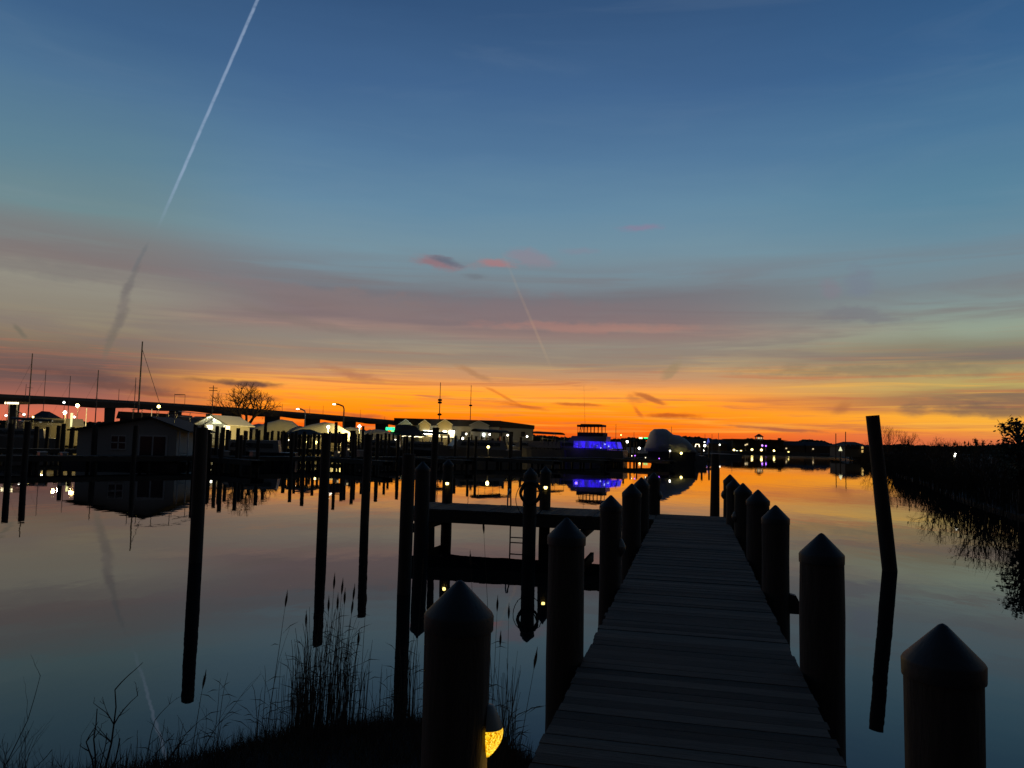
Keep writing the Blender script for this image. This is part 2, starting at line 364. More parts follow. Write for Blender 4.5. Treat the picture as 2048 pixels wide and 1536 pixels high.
def capped(r=.14, top=1.62, seed=0, lean=(0,0), flatcap=.05):
    """a driven piling with a pointed cap; origin at the waterline"""
    root = thing('capped_piling', (0,0,0), 0, 'x', 'piling', 'capped dock pilings')
    p = MB(); prof = [(r*(1.03-.02*k/7)*(1+.02*math.sin(k*2.3+seed)), -2.2+(top+2.2)*k/9) for k in range(10)]
    p.lathe(prof, n=22, ax=lean, wob=.05, seed=seed); p.build('post', M_pile, root)
    c = MB(); c.lathe([(r+.007, top-.055), (r+.008, top), (r+.003, top+.010), (r*.12, top+r*1.0), (r*.05, top+r*1.04), (.001, top+r*1.055)], n=26, ax=lean); c.build('cap', M_cap, root)
    return root
def from_pixel(px, py, wpx, side):
    r = .14
    for _ in range(10):
        q = ray(px, py); off = side*(.75+r)
        det = q.x*(-DD.y)-(-DD.x)*q.y; N2 = DN*off
        lam = (N2.x*(-DD.y)-(-DD.x)*N2.y)/det; r = wpx*lam/F/2
    return q.x*lam, q.y*lam, r, CZ+q.z*lam
words = [(-1,920,1160,131,'huge capped piling in front with a glowing amber lamp on its side'),
 (-1,1134,1035,73,'thick capped piling on the left dock edge, second from the viewer'),
 (-1,1222,990,43,'capped piling at the left dock edge just before the platform, third from the viewer'),
 (1,1885,1247,143,'broad black capped piling at the lower right corner beside the dock'),
 (1,1643,1066,82,'capped piling standing clear on the right dock edge, second from the viewer'),
 (1,1551,1010,52,'capped piling on the right dock edge with a small box on its outer side'),
 (1,1516,979,44,'capped piling on the right dock edge, behind the one with the box')]
DP = {}
for i, (s, px, py, wp, lab) in enumerate(words):
    x, y, r, H = from_pixel(px, py, wp, s)
    o = capped(r, H-r*1.05, i*3.7); place(o, (x, y, 0), rnd.uniform(0, 6), lab); DP[px] = (x, y, r)
far = [(-1264,.145,1.73,'capped piling at the corner where the platform meets the walkway',12.1,-1),(1283,.14,1.74,'slim capped piling peeping from behind the corner piling on the left',14.3,-1),(1310,.14,1.72,'last capped piling at the far left end of the walkway',17.7,-1),
       (1486,.15,1.70,'third capped piling from the far end on the right side',14.3,1),(1468,.145,1.69,'second capped piling from the far end on the right side',16.3,1),(1460,.145,1.72,'last capped piling at the far right end of the walkway',18.0,1)]
for px, r, H, lab, t, s in far:
    Y = dk(t, s*.9).y; x = at(abs(px), 950, Y).x
    if px == 1310: x = at(1308, 950, Y).x
    o = capped(r, H-r*1.05, t); place(o, (x, Y, 0), t, lab); DP[abs(px)] = (x, Y, r)
# pilings round the platform
for px, py, Y, r, H, lab, ln in [(845,921,16.6,.155,1.86,'capped piling at the near left corner of the platform',(.01,0)), (894.5,921,19.1,.13,1.86,'capped piling with a small lamp at the far left corner of the platform',(0,0)),
      (1060,935,16.2,.14,1.80,'capped piling at the middle of the platform with a hose coil hung on it',(0,0)), (1090,936,17.9,.125,1.78,'capped piling with a small lamp behind the hose coil piling',(0,0))]:
    o = capped(r, H-r*1.05, px, ln); place(o, (at(px, 1000, Y).x, Y, 0), px, lab); DP[px] = (at(px, 1000, Y).x, Y, r)

# hose coil, ladder, lamps
hx, hy, hr = DP[1060]
co = MB()
for k in range(7):
    rr = .19+.012*(k % 3); cz = 1.28+.01*(k-3); yy = -hr-.03-.022*k
    pts = [(rr*math.cos(a)+.012*math.sin(3*a+k), yy+.01*math.sin(2*a+k), cz+rr*1.1*math.sin(a)) for a in [2*math.pi*j/28 for j in range(29)]]
    co.path(pts, .013, 6, False)
lo = [(.30*math.cos(a), -hr-.12, 1.16+.36*math.sin(a)) for a in [2*math.pi*j/28 for j in range(29)]]
hc = thing('hose_coil', (hx, hy, 0), 0, 'coiled black hose hanging on the middle platform piling', 'hose'); co.build('coil', M_rubber, hc)
lp = MB(); lp.path(lo, .008, 5, False); lp.build('loose_loop', M_rubber, hc)
lx = at(1037, 1000, 18.4).x
lad = thing('dock_ladder', (lx, 18.42, 0), -TH, 'metal swim ladder with hooped handles at the back of the platform', 'ladder')
for s in (-.19, .19):
    MB().path([(s, -.32, HD), (s, -.31, HD+.30), (s, -.24, HD+.40), (s, -.12, HD+.42), (s, -.01, HD+.32), (s, .03, HD), (s, .05, -1.1)], .018, 8).build('rail', M_galv, lad)
for k in range(6): MB().tube((-.19, .045, -.75+.27*k), (.19, .045, -.75+.27*k), .014).build('rung', M_galv, lad)

# curved wall lamps on the pilings
def glass_mat(name, on):
    m = bpy.data.materials.new(name); m.use_nodes = True; t = m.node_tree; q = G(t); b = t.nodes['Principled BSDF']
    co = t.nodes.new('ShaderNodeTexCoord').outputs['Object']
    nz = q.noise(q.vm('MULTIPLY', co, (1,1,.6)), 170, 4, .65, 1.2)
    b.inputs['Base Color'].default_value = (.35,.22,.06,1) if on else (.10,.085,.075,1); b.inputs['Roughness'].default_value = .15
    bn = t.nodes.new('ShaderNodeBump'); bn.inputs['Strength'].default_value = .8; bn.inputs['Distance'].default_value = .004
    t.links.new(nz, bn.inputs['Height']); t.links.new(bn.outputs[0], b.inputs['Normal'])
    if on:
        cr = q.ramp(nz, [(.36, (.25,.05,.0)), (.47, (.75,.27,.0)), (.53, (1,.66,.0)), (.70, (1,.92,.25))])
        t.links.new(cr, b.inputs['Emission Color']); b.inputs['Emission Strength'].default_value = 1.25
    return m
M_amber = glass_mat('amber_ripple_glass', True); M_offglass = glass_mat('unlit_ripple_glass', False)
M_cowl = mat('grey_lamp_cowl', (.22,.20,.16), .5, vary=.1)
def sconce(px, zc, ang, lab, on=False, k=1.0):
    x, y, r = DP[px]; d = Vector((math.cos(ang), math.sin(ang), 0)); p = Vector((x, y, 0))+d*(r-.004)
    o = thing('piling_lamp', (p.x, p.y, zc), ang, lab, 'lamp', None if on else 'unlit piling lamps')
    # profile: out from the post, local +x; half shell in plan
    def shell(prof, nm, m, th=.004):
        b = MB(); n = 14; vs = []
        for (ro, z) in prof:
            for j in range(n+1):
                a = -math.pi/2+math.pi*j/n; vs.append((ro*math.cos(a)*1.0*k, ro*1.0*math.sin(a)*k, z*k))
        b.add(vs, [(i*(n+1)+j, i*(n+1)+j+1, (i+1)*(n+1)+j+1, (i+1)*(n+1)+j) for i in range(len(prof)-1) for j in range(n)], True)
        b.add([vs[i*(n+1)] for i in range(len(prof))]+[vs[i*(n+1)+n] for i in range(len(prof))][::-1], [tuple(range(2*len(prof)))])
        b.build(nm, m, o)
    shell([(.001, .097), (.020, .095), (.036, .068), (.050, .038), (.0585, .014)], 'cowl', M_cowl)
    shell([(.0575, .013), (.0605, -.002), (.0575, -.024), (.050, -.044), (.039, -.062), (.025, -.080), (.009, -.096), (.001, -.100)], 'glass', M_amber if on else M_offglass)
    return o
aN = -TH     # direction pointing right across the dock
sconce(920, 1.225, aN+.12, 'glowing amber half shell lamp on the big front piling', True, 1.0)
_l = bpy.data.lights.new('lamp_light','POINT'); _l.energy = .25; _l.color = (1,.6,.12); _l.shadow_soft_size = .03
_o = bpy.data.objects.new('lamp_light', _l); col.objects.link(_o); _p = Vector((DP[920][0], DP[920][1], 1.09))+Vector((math.cos(aN+.12), math.sin(aN+.12), 0))*.19; _o.location = _p
sconce(1222, 1.20, aN-.2, 'unlit half shell lamp on the left dock piling before the platform')
sconce(1308 if 1308 in DP else 1310, 1.2, aN-.2, 'unlit half shell lamp on the last left piling of the walkway')
sconce(1486, 1.10, aN+math.pi+.35, 'unlit grey half shell lamp on the right side, third piling from the end')
sconce(1460, 1.26, aN+math.pi+.2, 'unlit half shell lamp on the last right piling of the walkway')
x, y, r = DP[1551]
bx = thing('junction_box', (x+DN.x*(r+.045), y+DN.y*(r+.045), .665), -TH, 'small dark box on the outer side of a right dock piling', 'box')
MB().ext([(-.06,-.10),(.045,-.10),(.05,.03),(.02,.09),(-.06,.11)], -.05, .05).build('case', M_cap, bx)
MB().box((.051, 0, -.03), (.006, .07, .09)).build('lid', M_cowl, bx)
for px, pz, lab in [(894.5, 966, 'small lit yellow lamp on the far left platform piling'), (1090, 974, 'small lit yellow lamp on the piling behind the hose coil')]:
    x, y, r = DP[px]; z = zz(px, pz, y)
    o = thing('dock_light', (x, y-r-.02, z), 0, lab, 'lamp')
    MB().box((0, -.01, .035), (.11, .09, .02)).box((0, .01, 0), (.05, .02, .07)).build('housing', M_cap, o)
    MB().lathe([(.028,-.035),(.036,-.01),(.036,.024)], c=(0,-.015,0), n=12).add([(-.02,-.04,-.035),(.02,-.04,-.035),(.02,.005,-.035),(-.02,.005,-.035)], [(0,1,2,3)]).build('lens', L_yel, o)

# ---------------------------------------------------------------- free standing pilings near the platform
def piling(name, base, top, r, lab, grp=None, z0=-2.2, n=14, parts=False):
    b = MB(); base = Vector(base); top = Vector(top)
    d = top-base; pts = [base+d*(z0/d.z if d.z else 0)]+[base+d*(k/5) for k in range(6)]
    loc = Vector((base.x, base.y, 0))
    ph = rnd.uniform(0, 9)
    b.path([p-loc for p in pts], lambda u: r*(1.06-.10*u)*(1+.03*math.sin(7*u+ph)), n)
    o = b.build(name, M_pile); o.location = loc
    return tag(o, lab, 'piling', grp)
def lean_pile(top, base, Y, wpx, lab):
    t = at(top[0], top[1], Y); bb = at(base[0], base[1], Y); return piling('mooring_piling', (bb.x, Y, 0), (t.x, Y, t.z), wpx/F*Y/2, lab, 'tall bare mooring pilings')
lean_pile((1745,831), (1779.5,1137), 15.2, 27, 'tall bare piling leaning left, alone in the water right of the dock')
lean_pile((1431,908), (1429,1070), 20.5, 18, 'bare piling standing just beyond the far end of the walkway')
lean_pile((818,908), (808,1180), 11.8, 27, 'thick bare piling close in front of the left platform corner')
lean_pile((404,855), (391,1121), 14.2, 25, 'tall bare piling alone in the water at left, nearest of the left three')
lean_pile((653,866), (644,1073), 18.0, 20, 'slightly bent bare piling rising from the water behind the tall reeds')
lean_pile((737,869), (729,1047), 20.9, 17, 'slim bare piling right of the reeds, thinnest of the left three')
lean_pile((872,855), (862,1045), 22.5, 14, 'slim bare piling between the two left platform corner pilings')

# ---------------------------------------------------------------- the bridge
def brY(px): return 9.67*F/(70-.04375*px)
def brz(px): return CZ+(70-.0436*px+5.2*math.sin(math.pi*max(0, min(1, px/860))))*brY(px)/F
br = thing('highway_bridge', (0,0,0), 0, 'long concrete road bridge crossing behind the marina from left to right', 'bridge')
pxs = [-140, -60, 31, 127, 222, 290, 353, 407, 461, 504, 547, 588, 628, 665, 701, 735, 766, 796, 826, 852]
pier_px = [-140, 31, 222, 353, 461, 547, 628, 701, 766, 826]
secs = []
fine = []
for a, b2 in zip(pxs, pxs[1:]):
    for k in range(4): fine.append(a+(b2-a)*k/4)
fine.append(pxs[-1])
for px in fine:
    Y = brY(px); x = (px-1024)/F*Y; z = brz(px)
    near = min(abs(Y-brY(p))*2.0 for p in pier_px) if True else 0
    # distance to the nearest pier along the bridge
    dd = min(math.hypot(x-(p-1024)/F*brY(p), Y-brY(p)) for p in pier_px)
    hch = .55*math.exp(-(dd/9)**2)
    n = Vector((.9, -.42, 0)).normalized()
    A = Vector((x, Y, z))
    secs.append([A+n*0, A+n*0-Vector((0,0,.9)), A-n*1.2-Vector((0,0,2.15+hch)), A-n*8-Vector((0,0,2.15+hch)), A-n*9.2-Vector((0,0,.9)), A-n*9.2, A-n*8.9, A-n*8.9-Vector((0,0,.8)), A-n*.3-Vector((0,0,.8)), A-n*.3])
MB().loft(secs, smooth=False).build('deck', M_concrete, br)
for px in pier_px:
    Y = brY(px)+2.6; x = (px-1024)/F*Y; z = brz(px)-2.2
    an = math.atan2(x, Y)
    wt = (13+8*min(1, px/400) if px > 0 else 12)*Y/F if px < 500 else 29*Y/F*.95
    M = Matrix.Translation((x, Y, 0)) @ Matrix.Rotation(-an, 4, 'Z')
    hw = {31: 9, 222: 10, 353: 12, 461: 15, 547: 15, 628: 14.5, 701: 13.5, 766: 13, 826: 12}.get(px, 10)*Y/F
    MB().ext([(-hw*.84, -1), (hw*.84, -1), (hw*.93, z*.55), (hw, z), (-hw, z), (-hw*.93, z*.55)], 0, 3.0, M).build('pier', M_concrete, br)
for px, tp, arm in [(46,768,-8),(233,778,0),(345,787,0),(366,789,0),(427,797,0),(468,797,0),(562,807,0),(617,812,0),(644,811,0),(719,819,0),(768,833,0)]:
    Y = brY(px)+.5; x = gx(px, Y)
    b = MB().tube((x, Y, brz(px)-.9), (x, Y, zz(px, tp, Y)), .09, .06, 6)
    b.build('light_pole', M_alu, br)
Y = brY(355); MB().box((gx(355.5, Y+.5), Y+.5, zz(355, 789, Y)), (21*Y/F, .2, .25)).build('sign_gantry', M_alu, br)

ORD = 'first second third fourth fifth sixth seventh eighth ninth tenth eleventh twelfth thirteenth fourteenth fifteenth sixteenth seventeenth eighteenth'.split()
# ---------------------------------------------------------------- marina walkways
# main walkway runs away to the right: (-31,44) -> (30,106)
P0 = Vector((-36, 39.2, 0)); PD = Vector((1, 1.012, 0)).normalized(); PN = Vector((PD.y, -PD.x, 0))
def walkway(name, o, d, L, wd, lab, grp=None, hz=1.0, step=3.2):
    rz = math.atan2(d.y, d.x)
    t = thing(name, (o.x, o.y, 0), rz, lab, 'pier', grp)
    b = MB(); x = 0
    while x < L: b.box((x+.14, 0, hz-.03+rnd.uniform(-.006,.006)), (.27, wd, .06)); x += .285
    b.build('deck', M_deck, t)
    for s in (-1, 1): MB().box((L/2, s*(wd/2-.03), hz-.2), (L-.05, .05, .27)).build('side_beam', M_beam, t)
    x = .8
    while x < L:
        for s in (-1, 1): MB().tube((x, s*(wd/2-.22), -2.1), (x, s*(wd/2-.22), hz-.09), .11, n=8).build('support_post', M_pile, t)
        x += step
    return t
walkway('marina_pier', P0, PD, 88.5, 2.0, 'long low marina pier slanting away from left to right in front of the houseboat', hz=.8)
P1 = P0 - PN*17 + PD*2
walkway('marina_pier', P1, PD, 80, 2.0, 'second long marina pier behind the first, nearer the lit buildings', hz=.85)
for k, d in enumerate((3, 21, 30, 39, 48, 57, 66)):
    walkway('finger_pier', P0+PD*d+PN*.95, PN, 8.0 if k % 2 == 0 else 6.5, .95, ORD[k]+' narrow finger pier from the left along the front of the long marina pier', 'finger piers along the marina', hz=.76, step=2.6)

# piling sizes read from where their reflections end: px, py, width px, (top py)
RP = [(4,1047,12,0),(36,1046,12,0),(63,969,9,0),(85,964,7,0),(107,968,8,0),(114,1001,9,0),(134,972,9,0),(177,1015,11,0),(256,1033,10,0),
 (378,1037,8.6,0),(393,1017,6.4,0),(422,1016,7.5,0),(433,1024,8.6,0),(465,1022,7.5,0),(520,1000,6.4,845),(527.5,983,6,0),(538,963,5,0),(549,982,5.4,0),(563,987,7.5,0),(584.5,987,6,0),
 (599.5,1012.5,7.5,0),(620,991,6,0),(662,1018,6.4,844),(683,1001,7.5,0),(695,974,5,861),(704,1000,6,0),(717.7,988,5,852),(748.4,1005,7,0),(764,990,5.4,0),(772.5,978.5,5,0),(789,977.5,5,0),
 (797,953.7,4,0),(878.5,965,4,0),(907.6,988.5,6,0),(933.8,993,5.5,0),(941,980,5,0),(948.8,993,5.5,0),(970,974.5,4.5,0),(982,974.5,4.5,0),(1005.7,978,5,0),(1017.8,994,5,0),(1021,988,4,0),
 (1236.4,968,3.5,0),(1245.7,967.8,4,0),(1250,950.7,3,0),(1259.6,959,3.5,0),(1268,949.8,3,0),(1272.6,958.5,3,0),(1386.7,961.8,4,0),(1402.8,961.8,4,0),(1417.7,960,3.5,0)]
CN = {}
for _e in [(505,985,6),(556,975,5),(574,972,5),(591,968,5),(610,976,5),(631,969,4.5),(642,985,6),(652,972,5),(672,979,5),(712,969,4.5),(729,978,5),(738,966,4),(757,970,4.5),(781,966,4.5),(803,973,5),(892,975,5),(919,972,4.5),(960,968,4),(994,970,4.5),(1040,975,5),(1085,968,4.5),(1105,972,4.5),(445,1003,7),(408,1008,7),(480,1000,6),(493,992,6)]: RP.append((*_e, 0))
def cluster(px, n=True):
    for lim, lab in [(150,'bare piling among those left of the houseboat'), (300,'bare piling in front of the houseboat'),
        (480,'bare piling before the lit gable and bare tree'), (610,'bare piling between the bare tree and the pavilion'),
        (735,'bare piling before the shrink wrapped boats'), (850,'bare piling under the green neon sign'),
        (1100,'bare piling before the white cabin cruiser'), (1330,'thin piling between the blue and covered boats'),
        (1500,'thin piling at the outer end of the pier')]:
        if px < lim:
            if not n: return 'low '+lab.replace('those ', 'the ')+' in the crowded back row'
            CN[lab] = CN.get(lab, -1)+1
            return ORD[CN[lab]]+' from the left, '+lab
for (px, py, wp, top) in sorted(RP):
    if top:
        m = (top+py)/2; Y = CZ*F/(m-hor(px)); zt = zz(px+8, top, Y)
    else:
        zt = 2.75+rnd.uniform(-.12, .2); q = ray(px, py); Y = (CZ+zt)/(-q.z/q.y)
    xb = at(px, py, Y).x+ (.045*zt if px < 900 else 0)
    piling('marina_piling', (xb, Y, 0), (xb+rnd.uniform(-.03,.04), Y, zt), max(.1, wp/F*Y/2), cluster(px), 'bare pilings of the marina, '+('left' if px < 480 else 'centre' if px < 1100 else 'right'), n=10)
for k in range(26):        # the rows behind, seen as a fence of stubs over the walkways
    px = 395+k*17.5+rnd.uniform(-6, 6); d = rnd.choice((1.4, -16.0, -18.2)); 
    q = (px-1024)/F
    o = P0-PN*(-d if d < 0 else -d)*1.0
    # intersect the column px with the walkway line
    den = PD.x-q*PD.y; t = (q*o.y-o.x)/den; p = o+PD*t
    if 30 < p.y < 130:
        zt = 2.5+rnd.uniform(-.2, .45); piling('marina_piling', (p.x, p.y, 0), (p.x, p.y, zt), .14, cluster(px, False), 'back row pilings of the marina, '+('left' if px < 480 else 'centre' if px < 1100 else 'right'), n=8)

# ---------------------------------------------------------------- boats
def hull_rings(L, B, D, z0=-.3, n=13, rake=.9, flare=1.0):
    rings = []
    for i in range(n):
        u = i/(n-1); x = -L/2+L*u
        wd = B/2*(1-max(0, (u-.45)/.55)**2.2)*(0.94+.06*math.sin(u*3)); wd = max(wd, .03)
        sh = D*(1+.32*max(0, u-.3)**1.5*1.6); xb = x-(rake*max(0, (u-.6)/.4)**2)
        kk = .72*(1-max(0, (u-.5)/.5)**1.6); kk = max(kk, .04)
        rings.append([Vector((xb, -wd*kk, z0+.1)), Vector((x-(x-xb)*.5, -wd*(.5+kk*.5), sh*.45)), Vector((x, -wd*flare, sh)), Vector((x, wd*flare, sh)), Vector((x-(x-xb)*.5, wd*(.5+kk*.5), sh*.45)), Vector((xb, wd*kk, z0+.1)), Vector((xb, 0, z0-.15))])
    return rings
def cabin(L0, L1, B, z0, z1, fwd=.9, aft=.15, inset=.85):
    return [[Vector((L0, -B/2, z0)), Vector((L1, -B/2*.9, z0)), Vector((L1, B/2*.9, z0)), Vector((L0, B/2, z0))],
            [Vector((L0+aft, -B/2*inset, z1)), Vector((L1-fwd, -B/2*inset*.86, z1)), Vector((L1-fwd, B/2*inset*.86, z1)), Vector((L0+aft, B/2*inset, z1))]]
def cruiser(loc, rz, L, B, D, lab, hullm=None, fly=False, curtain=None, lit=None, grp=None, bimini=False, antenna=0, name='motor_cruiser'):
    t = thing(name, loc, rz, lab, 'boat', grp); hm = hullm or M_white
    MB().loft(hull_rings(L, B, D), smooth=False).build('hull', hm, t)
    MB().loft(cabin(-L*.32, L*.34, B*.78, D*.98, D+.95), smooth=False).build('cabin', M_white, t)
    wb = MB()
    for s in (-1, 1):
        wb.add([(-L*.25, s*B*.385, D+.35), (L*.22, s*B*.358, D+.38), (L*.20, s*B*.345, D+.72), (-L*.25, s*B*.37, D+.70)], [(0,1,2,3)])
    wb.build('side_windows', lit or M_darkwin, t)
    rl = MB()
    for s in (-1, 1):
        pts = [(L*(-.05+.54*u), s*B*.47*(1-max(0, (u-.35)/.65)**2.2), D+.25+.55*min(1, u*3)+.32*D*max(0, u-.2)) for u in [k/10 for k in range(11)]]
        rl.path(pts, .02, 5)
        for p in pts[2::2]: rl.tube((p[0], p[1], D), p, .014, n=5)
    rl.build('bow_rail', M_galv, t)
    if fly:
        MB().loft(cabin(-L*.30, L*.14, B*.74, D+.95, D+1.55, .5, -.1, .95), smooth=False).build('flybridge', M_white, t)
        top = D+2.85; b = MB(); b.box((-L*.11, 0, top-.10), (L*.29, B*.66, .24), 0, (0, .02)).box((-L*.11, 0, top+.05), (L*.22, B*.5, .10)).build('hard_top', M_canvas, t)
        b = MB()
        for s in (-1, 1):
            for u in (-.245, -.21, -.16, -.12, -.08, -.04, 0.0): b.tube((L*u, s*B*.33, D+1.5), (L*u, s*B*.29, top-.05), .035, n=5)
        b.tube((L*.035, -.4, D+1.5), (L*.0, -.4, top-.05), .03, n=5).tube((L*.035, .4, D+1.5), (L*.0, .4, top-.05), .03, n=5).build('enclosure_frame', M_canvas, t)
        b = MB().box((-L*.12, 0, D+1.75), (L*.3, B*.66, .45)); b.build('enclosure_skirt', M_canvas, t)
    if curtain:
        b = MB()
        b.loft([[Vector((-L*.44, -B*.43, D+.2)), Vector((L*.06, -B*.45, D+.2)), Vector((L*.06, B*.45, D+.2)), Vector((-L*.44, B*.43, D+.2))],
                [Vector((-L*.42, -B*.36, D+.95)), Vector((L*.06, -B*.40, D+.97)), Vector((L*.06, B*.40, D+.97)), Vector((-L*.42, B*.36, D+.95))]], smooth=False)
        b.build('cockpit_curtain', curtain, t)
        b = MB()
        for k in range(9):
            u = -.44+.50*k/8; v = -.42+.48*k/8
            for s in (-1, 1): b.tube((L*u, s*(B*.437), D), (L*v, s*B*.372, D+.96), .018+.02*(k % 3 == 0), n=5)
        b.build('curtain_seams', M_canvas, t)
    if bimini:
        b = MB(); n = 8; vs = []
        for i in range(n+1):
            a = math.pi*i/n; vs.append((-L*.36, -math.cos(a)*B*.4, D+1.75+.28*math.sin(a))); 
        for i in range(n+1):
            a = math.pi*i/n; vs.append((L*.02, -math.cos(a)*B*.38, D+1.85+.28*math.sin(a)))
        b.add(vs, [(i, i+1, n+2+i, n+1+i) for i in range(n)]); b.build('bimini_top', M_canvas, t)
        b = MB()
        for s in (-1, 1):
            for u in (-.35, -.17, .0): b.tube((L*u, s*B*.42, D), (L*u, s*B*.39, D+1.82), .02, n=5)
        b.build('bimini_frame', M_galv, t)
    if antenna: MB().tube((-L*.06, B*.25, D+1.2), (-L*.03, B*.25, D+1.2+antenna), .018, .006, 5).build('antenna', M_alu, t)
    return t
def bl(px, Y, z=0): return (gx(px, Y), Y, z)
# blue lit cruiser, stern towards the pier at right
bc = cruiser(bl(1164, 90), R(162), 10.2, 3.7, 1.62, 'motor cruiser with its cockpit curtains lit deep blue and a flybridge on top', fly=True, curtain=L_blue, antenna=6.2)
for k in range(5):
    MB().ico((-3.9+.45*k, 1.62 if k % 2 else 1.5, 1.85+.22*(k*7 % 3)), .05, 1).build('led_point', L_bluew, bc)
cruiser(bl(952, 80), R(200), 9.0, 3.2, 1.45, 'white cabin cruiser with a raked windscreen and canopy in front of the grey building', bimini=True)
cruiser(bl(1075, 92), R(150), 8.5, 3.1, 1.5, 'white cruiser under a pale striped canvas enclosure left of the blue lit boat', curtain=mat('striped_pale_canvas', (.30,.24,.20), .8, vary=.5, scale=3, stretch=(9,9,.1)), bimini=True)
cruiser(bl(1020, 100), R(175), 8.0, 2.9, 1.3, 'low white cruiser moored behind the others near the grey building', lit=M_darkwin)
cruiser(bl(105, 98, .7), R(168), 11.0, 3.5, 2.2, 'large boat hauled out on land with its hull lit yellow, far left', bimini=False)
cruiser(bl(28, 80), R(205), 9.0, 3.2, 1.5, 'pale cruiser moored at the far left edge of the marina', bimini=True)
cruiser(bl(505, 62), R(190), 7.0, 2.6, 1.0, 'low dark cruiser at the pier in front of the bare tree', M_dkhull)
cruiser(bl(845, 84), R(185), 7.5, 2.7, 1.15, 'small dark cruiser moored in front of the tent with string lights', M_dkhull, bimini=True)
cruiser(bl(760, 88), R(185), 7.5, 2.7, 1.2, 'small dark cruiser moored left of the tent with string lights', M_dkhull)
cruiser(bl(1132, 96), R(165), 8.2, 2.9, 1.3, 'low cruiser moored just behind the bow of the blue lit boat', M_white)

# boats wrapped for the winter
def wrapped(loc, rz, L, B, H, D, lab, grp, prof=None, stands=False, name='wrapped_boat'):
    t = thing(name, loc, rz, lab, 'boat', grp)
    MB().loft(hull_rings(L, B, D), smooth=False).build('hull', M_dkhull if not stands else M_white, t)
    prof = prof or [(-.5,.35),(-.42,.62),(-.2,.85),(.0,1.0),(.18,.92),(.35,.55),(.5,.28)]
    rings = []
    for k, (u, h) in enumerate(prof):
        bw = B/2*1.05*(1-max(0, (u-.1)/.4)**2.0*.85); x = L*u*1.01; hh = (H-D)*h; ring = []
        for j in range(13):
            a = math.pi*j/12; y = -math.cos(a)*bw; sag = math.sin(a)**.75
            ring.append(Vector((x, y*(.98 if 0 < j < 12 else 1.0), D-.25+(hh+.25)*sag*(1+.05*noise.noise((k*1.3, j*.8, L))))))
        rings.append(ring)
    o = MB().loft(rings, smooth=True).build('shrink_wrap_cover', M_shrink, t)
    if stands:
        b = MB()
        for u in (-.3, .05, .3):
            for s in (-1, 1): b.tube((L*u, s*B*.6, -.9), (L*u, s*B*.38, .5), .04, n=5)
        b.build('stands', M_galv, t)
    return t
wrapped(bl(1336, 94), R(192), 5.9, 3.2, 4.35, 1.8, 'tall boat under a pale grey winter cover right of the blue lit cruiser', None,
        [(-.5,.08),(-.44,.36),(-.34,.58),(-.22,.70),(-.08,.76),(.04,.95),(.12,1.0),(.30,.97),(.37,.85),(.44,.45),(.5,.12)])
cruiser(bl(1366, 99), R(186), 5.5, 2.4, 1.1, 'small pale cabin boat half hidden behind the covered boat')
WG = 'shrink wrapped boats stored in the yard'
for px, Y, L, H, lab, rz in [(516,132,7.5,3.4,'pale wrapped boat right behind the bare tree trunk',12), (562,126,9.5,4.1,'grey wrapped boat with the highest rounded peak, left of the pavilion',5),
      (648,122,10.5,3.7,'long wrapped boat lit yellow by a lamp beside the street lights',-6), (700,130,8,3.2,'wrapped boat lit bright yellow behind the tall pilings',4), (752,136,9.5,3.0,'low pale wrapped boat left of the green neon sign',-3)]:
    wrapped(bl(px, Y, .95), R(rz), L, 3.1, H, .9, lab, WG, stands=True)

# sailing boats: hull, mast, stay
def sail(px_top, py_top, Y, lab, r=.09, boom=True, stay=None, spread=True):
    x = at(px_top, py_top, Y).x; z = zz(px_top, py_top, Y)
    t = thing('sailing_boat', (x, Y, 0), R(rnd.uniform(160, 200)), lab, 'boat', 'sailing boats with bare masts')
    L = max(7, z*.75); MB().loft(hull_rings(L, L*.3, 1.1, n=9), smooth=False).build('hull', M_dkhull, t)
    MB().loft(cabin(-L*.2, L*.2, L*.17, 1.1, 1.55), smooth=False).build('cabin', M_dkhull, t)
    MB().tube((0, 0, .8), (0, 0, z), r, r*.7, 8).build('mast', M_alu, t)
    if boom: MB().tube((0, 0, 2.2), (-L*.38, 0, 2.3), r*.8, n=6).build('boom', M_alu, t)
    b = MB()
    if spread: b.tube((0, -.8, z*.62), (0, .8, z*.62), .03, n=5)
    if stay: 
        q = at(stay[0], stay[1], Y); lq = Matrix.Rotation(-t.rotation_euler.z, 3, 'Z') @ Vector((q.x-x, 0, 0)); b.tube((lq.x, lq.y, q.z), (0, 0, z*.93), .045, n=5)
        t2 = None
    else: b.tube((L*.48, 0, 1.3), (0, 0, z*.9), .012, n=4)
    b.build('rigging', M_alu, t)
sail(285, 683, 138, 'tall mast of a sailing boat behind the houseboat, with a slanting stay', .16, stay=(321, 812))
sail(65, 707, 125, 'sailing boat with a tall slightly leaning mast at the far left', .11)
sail(92, 740, 150, 'sailing boat with a thin pale mast second from the left', .07)
sail(141, 752, 150, 'sailing boat with a short mast left of the orange lamp', .08)
sail(197, 740, 140, 'sailing boat with a dark mast just left of the houseboat', .11)
sail(272, 755, 160, 'sailing boat with a thin mast just left of the tallest mast', .09)

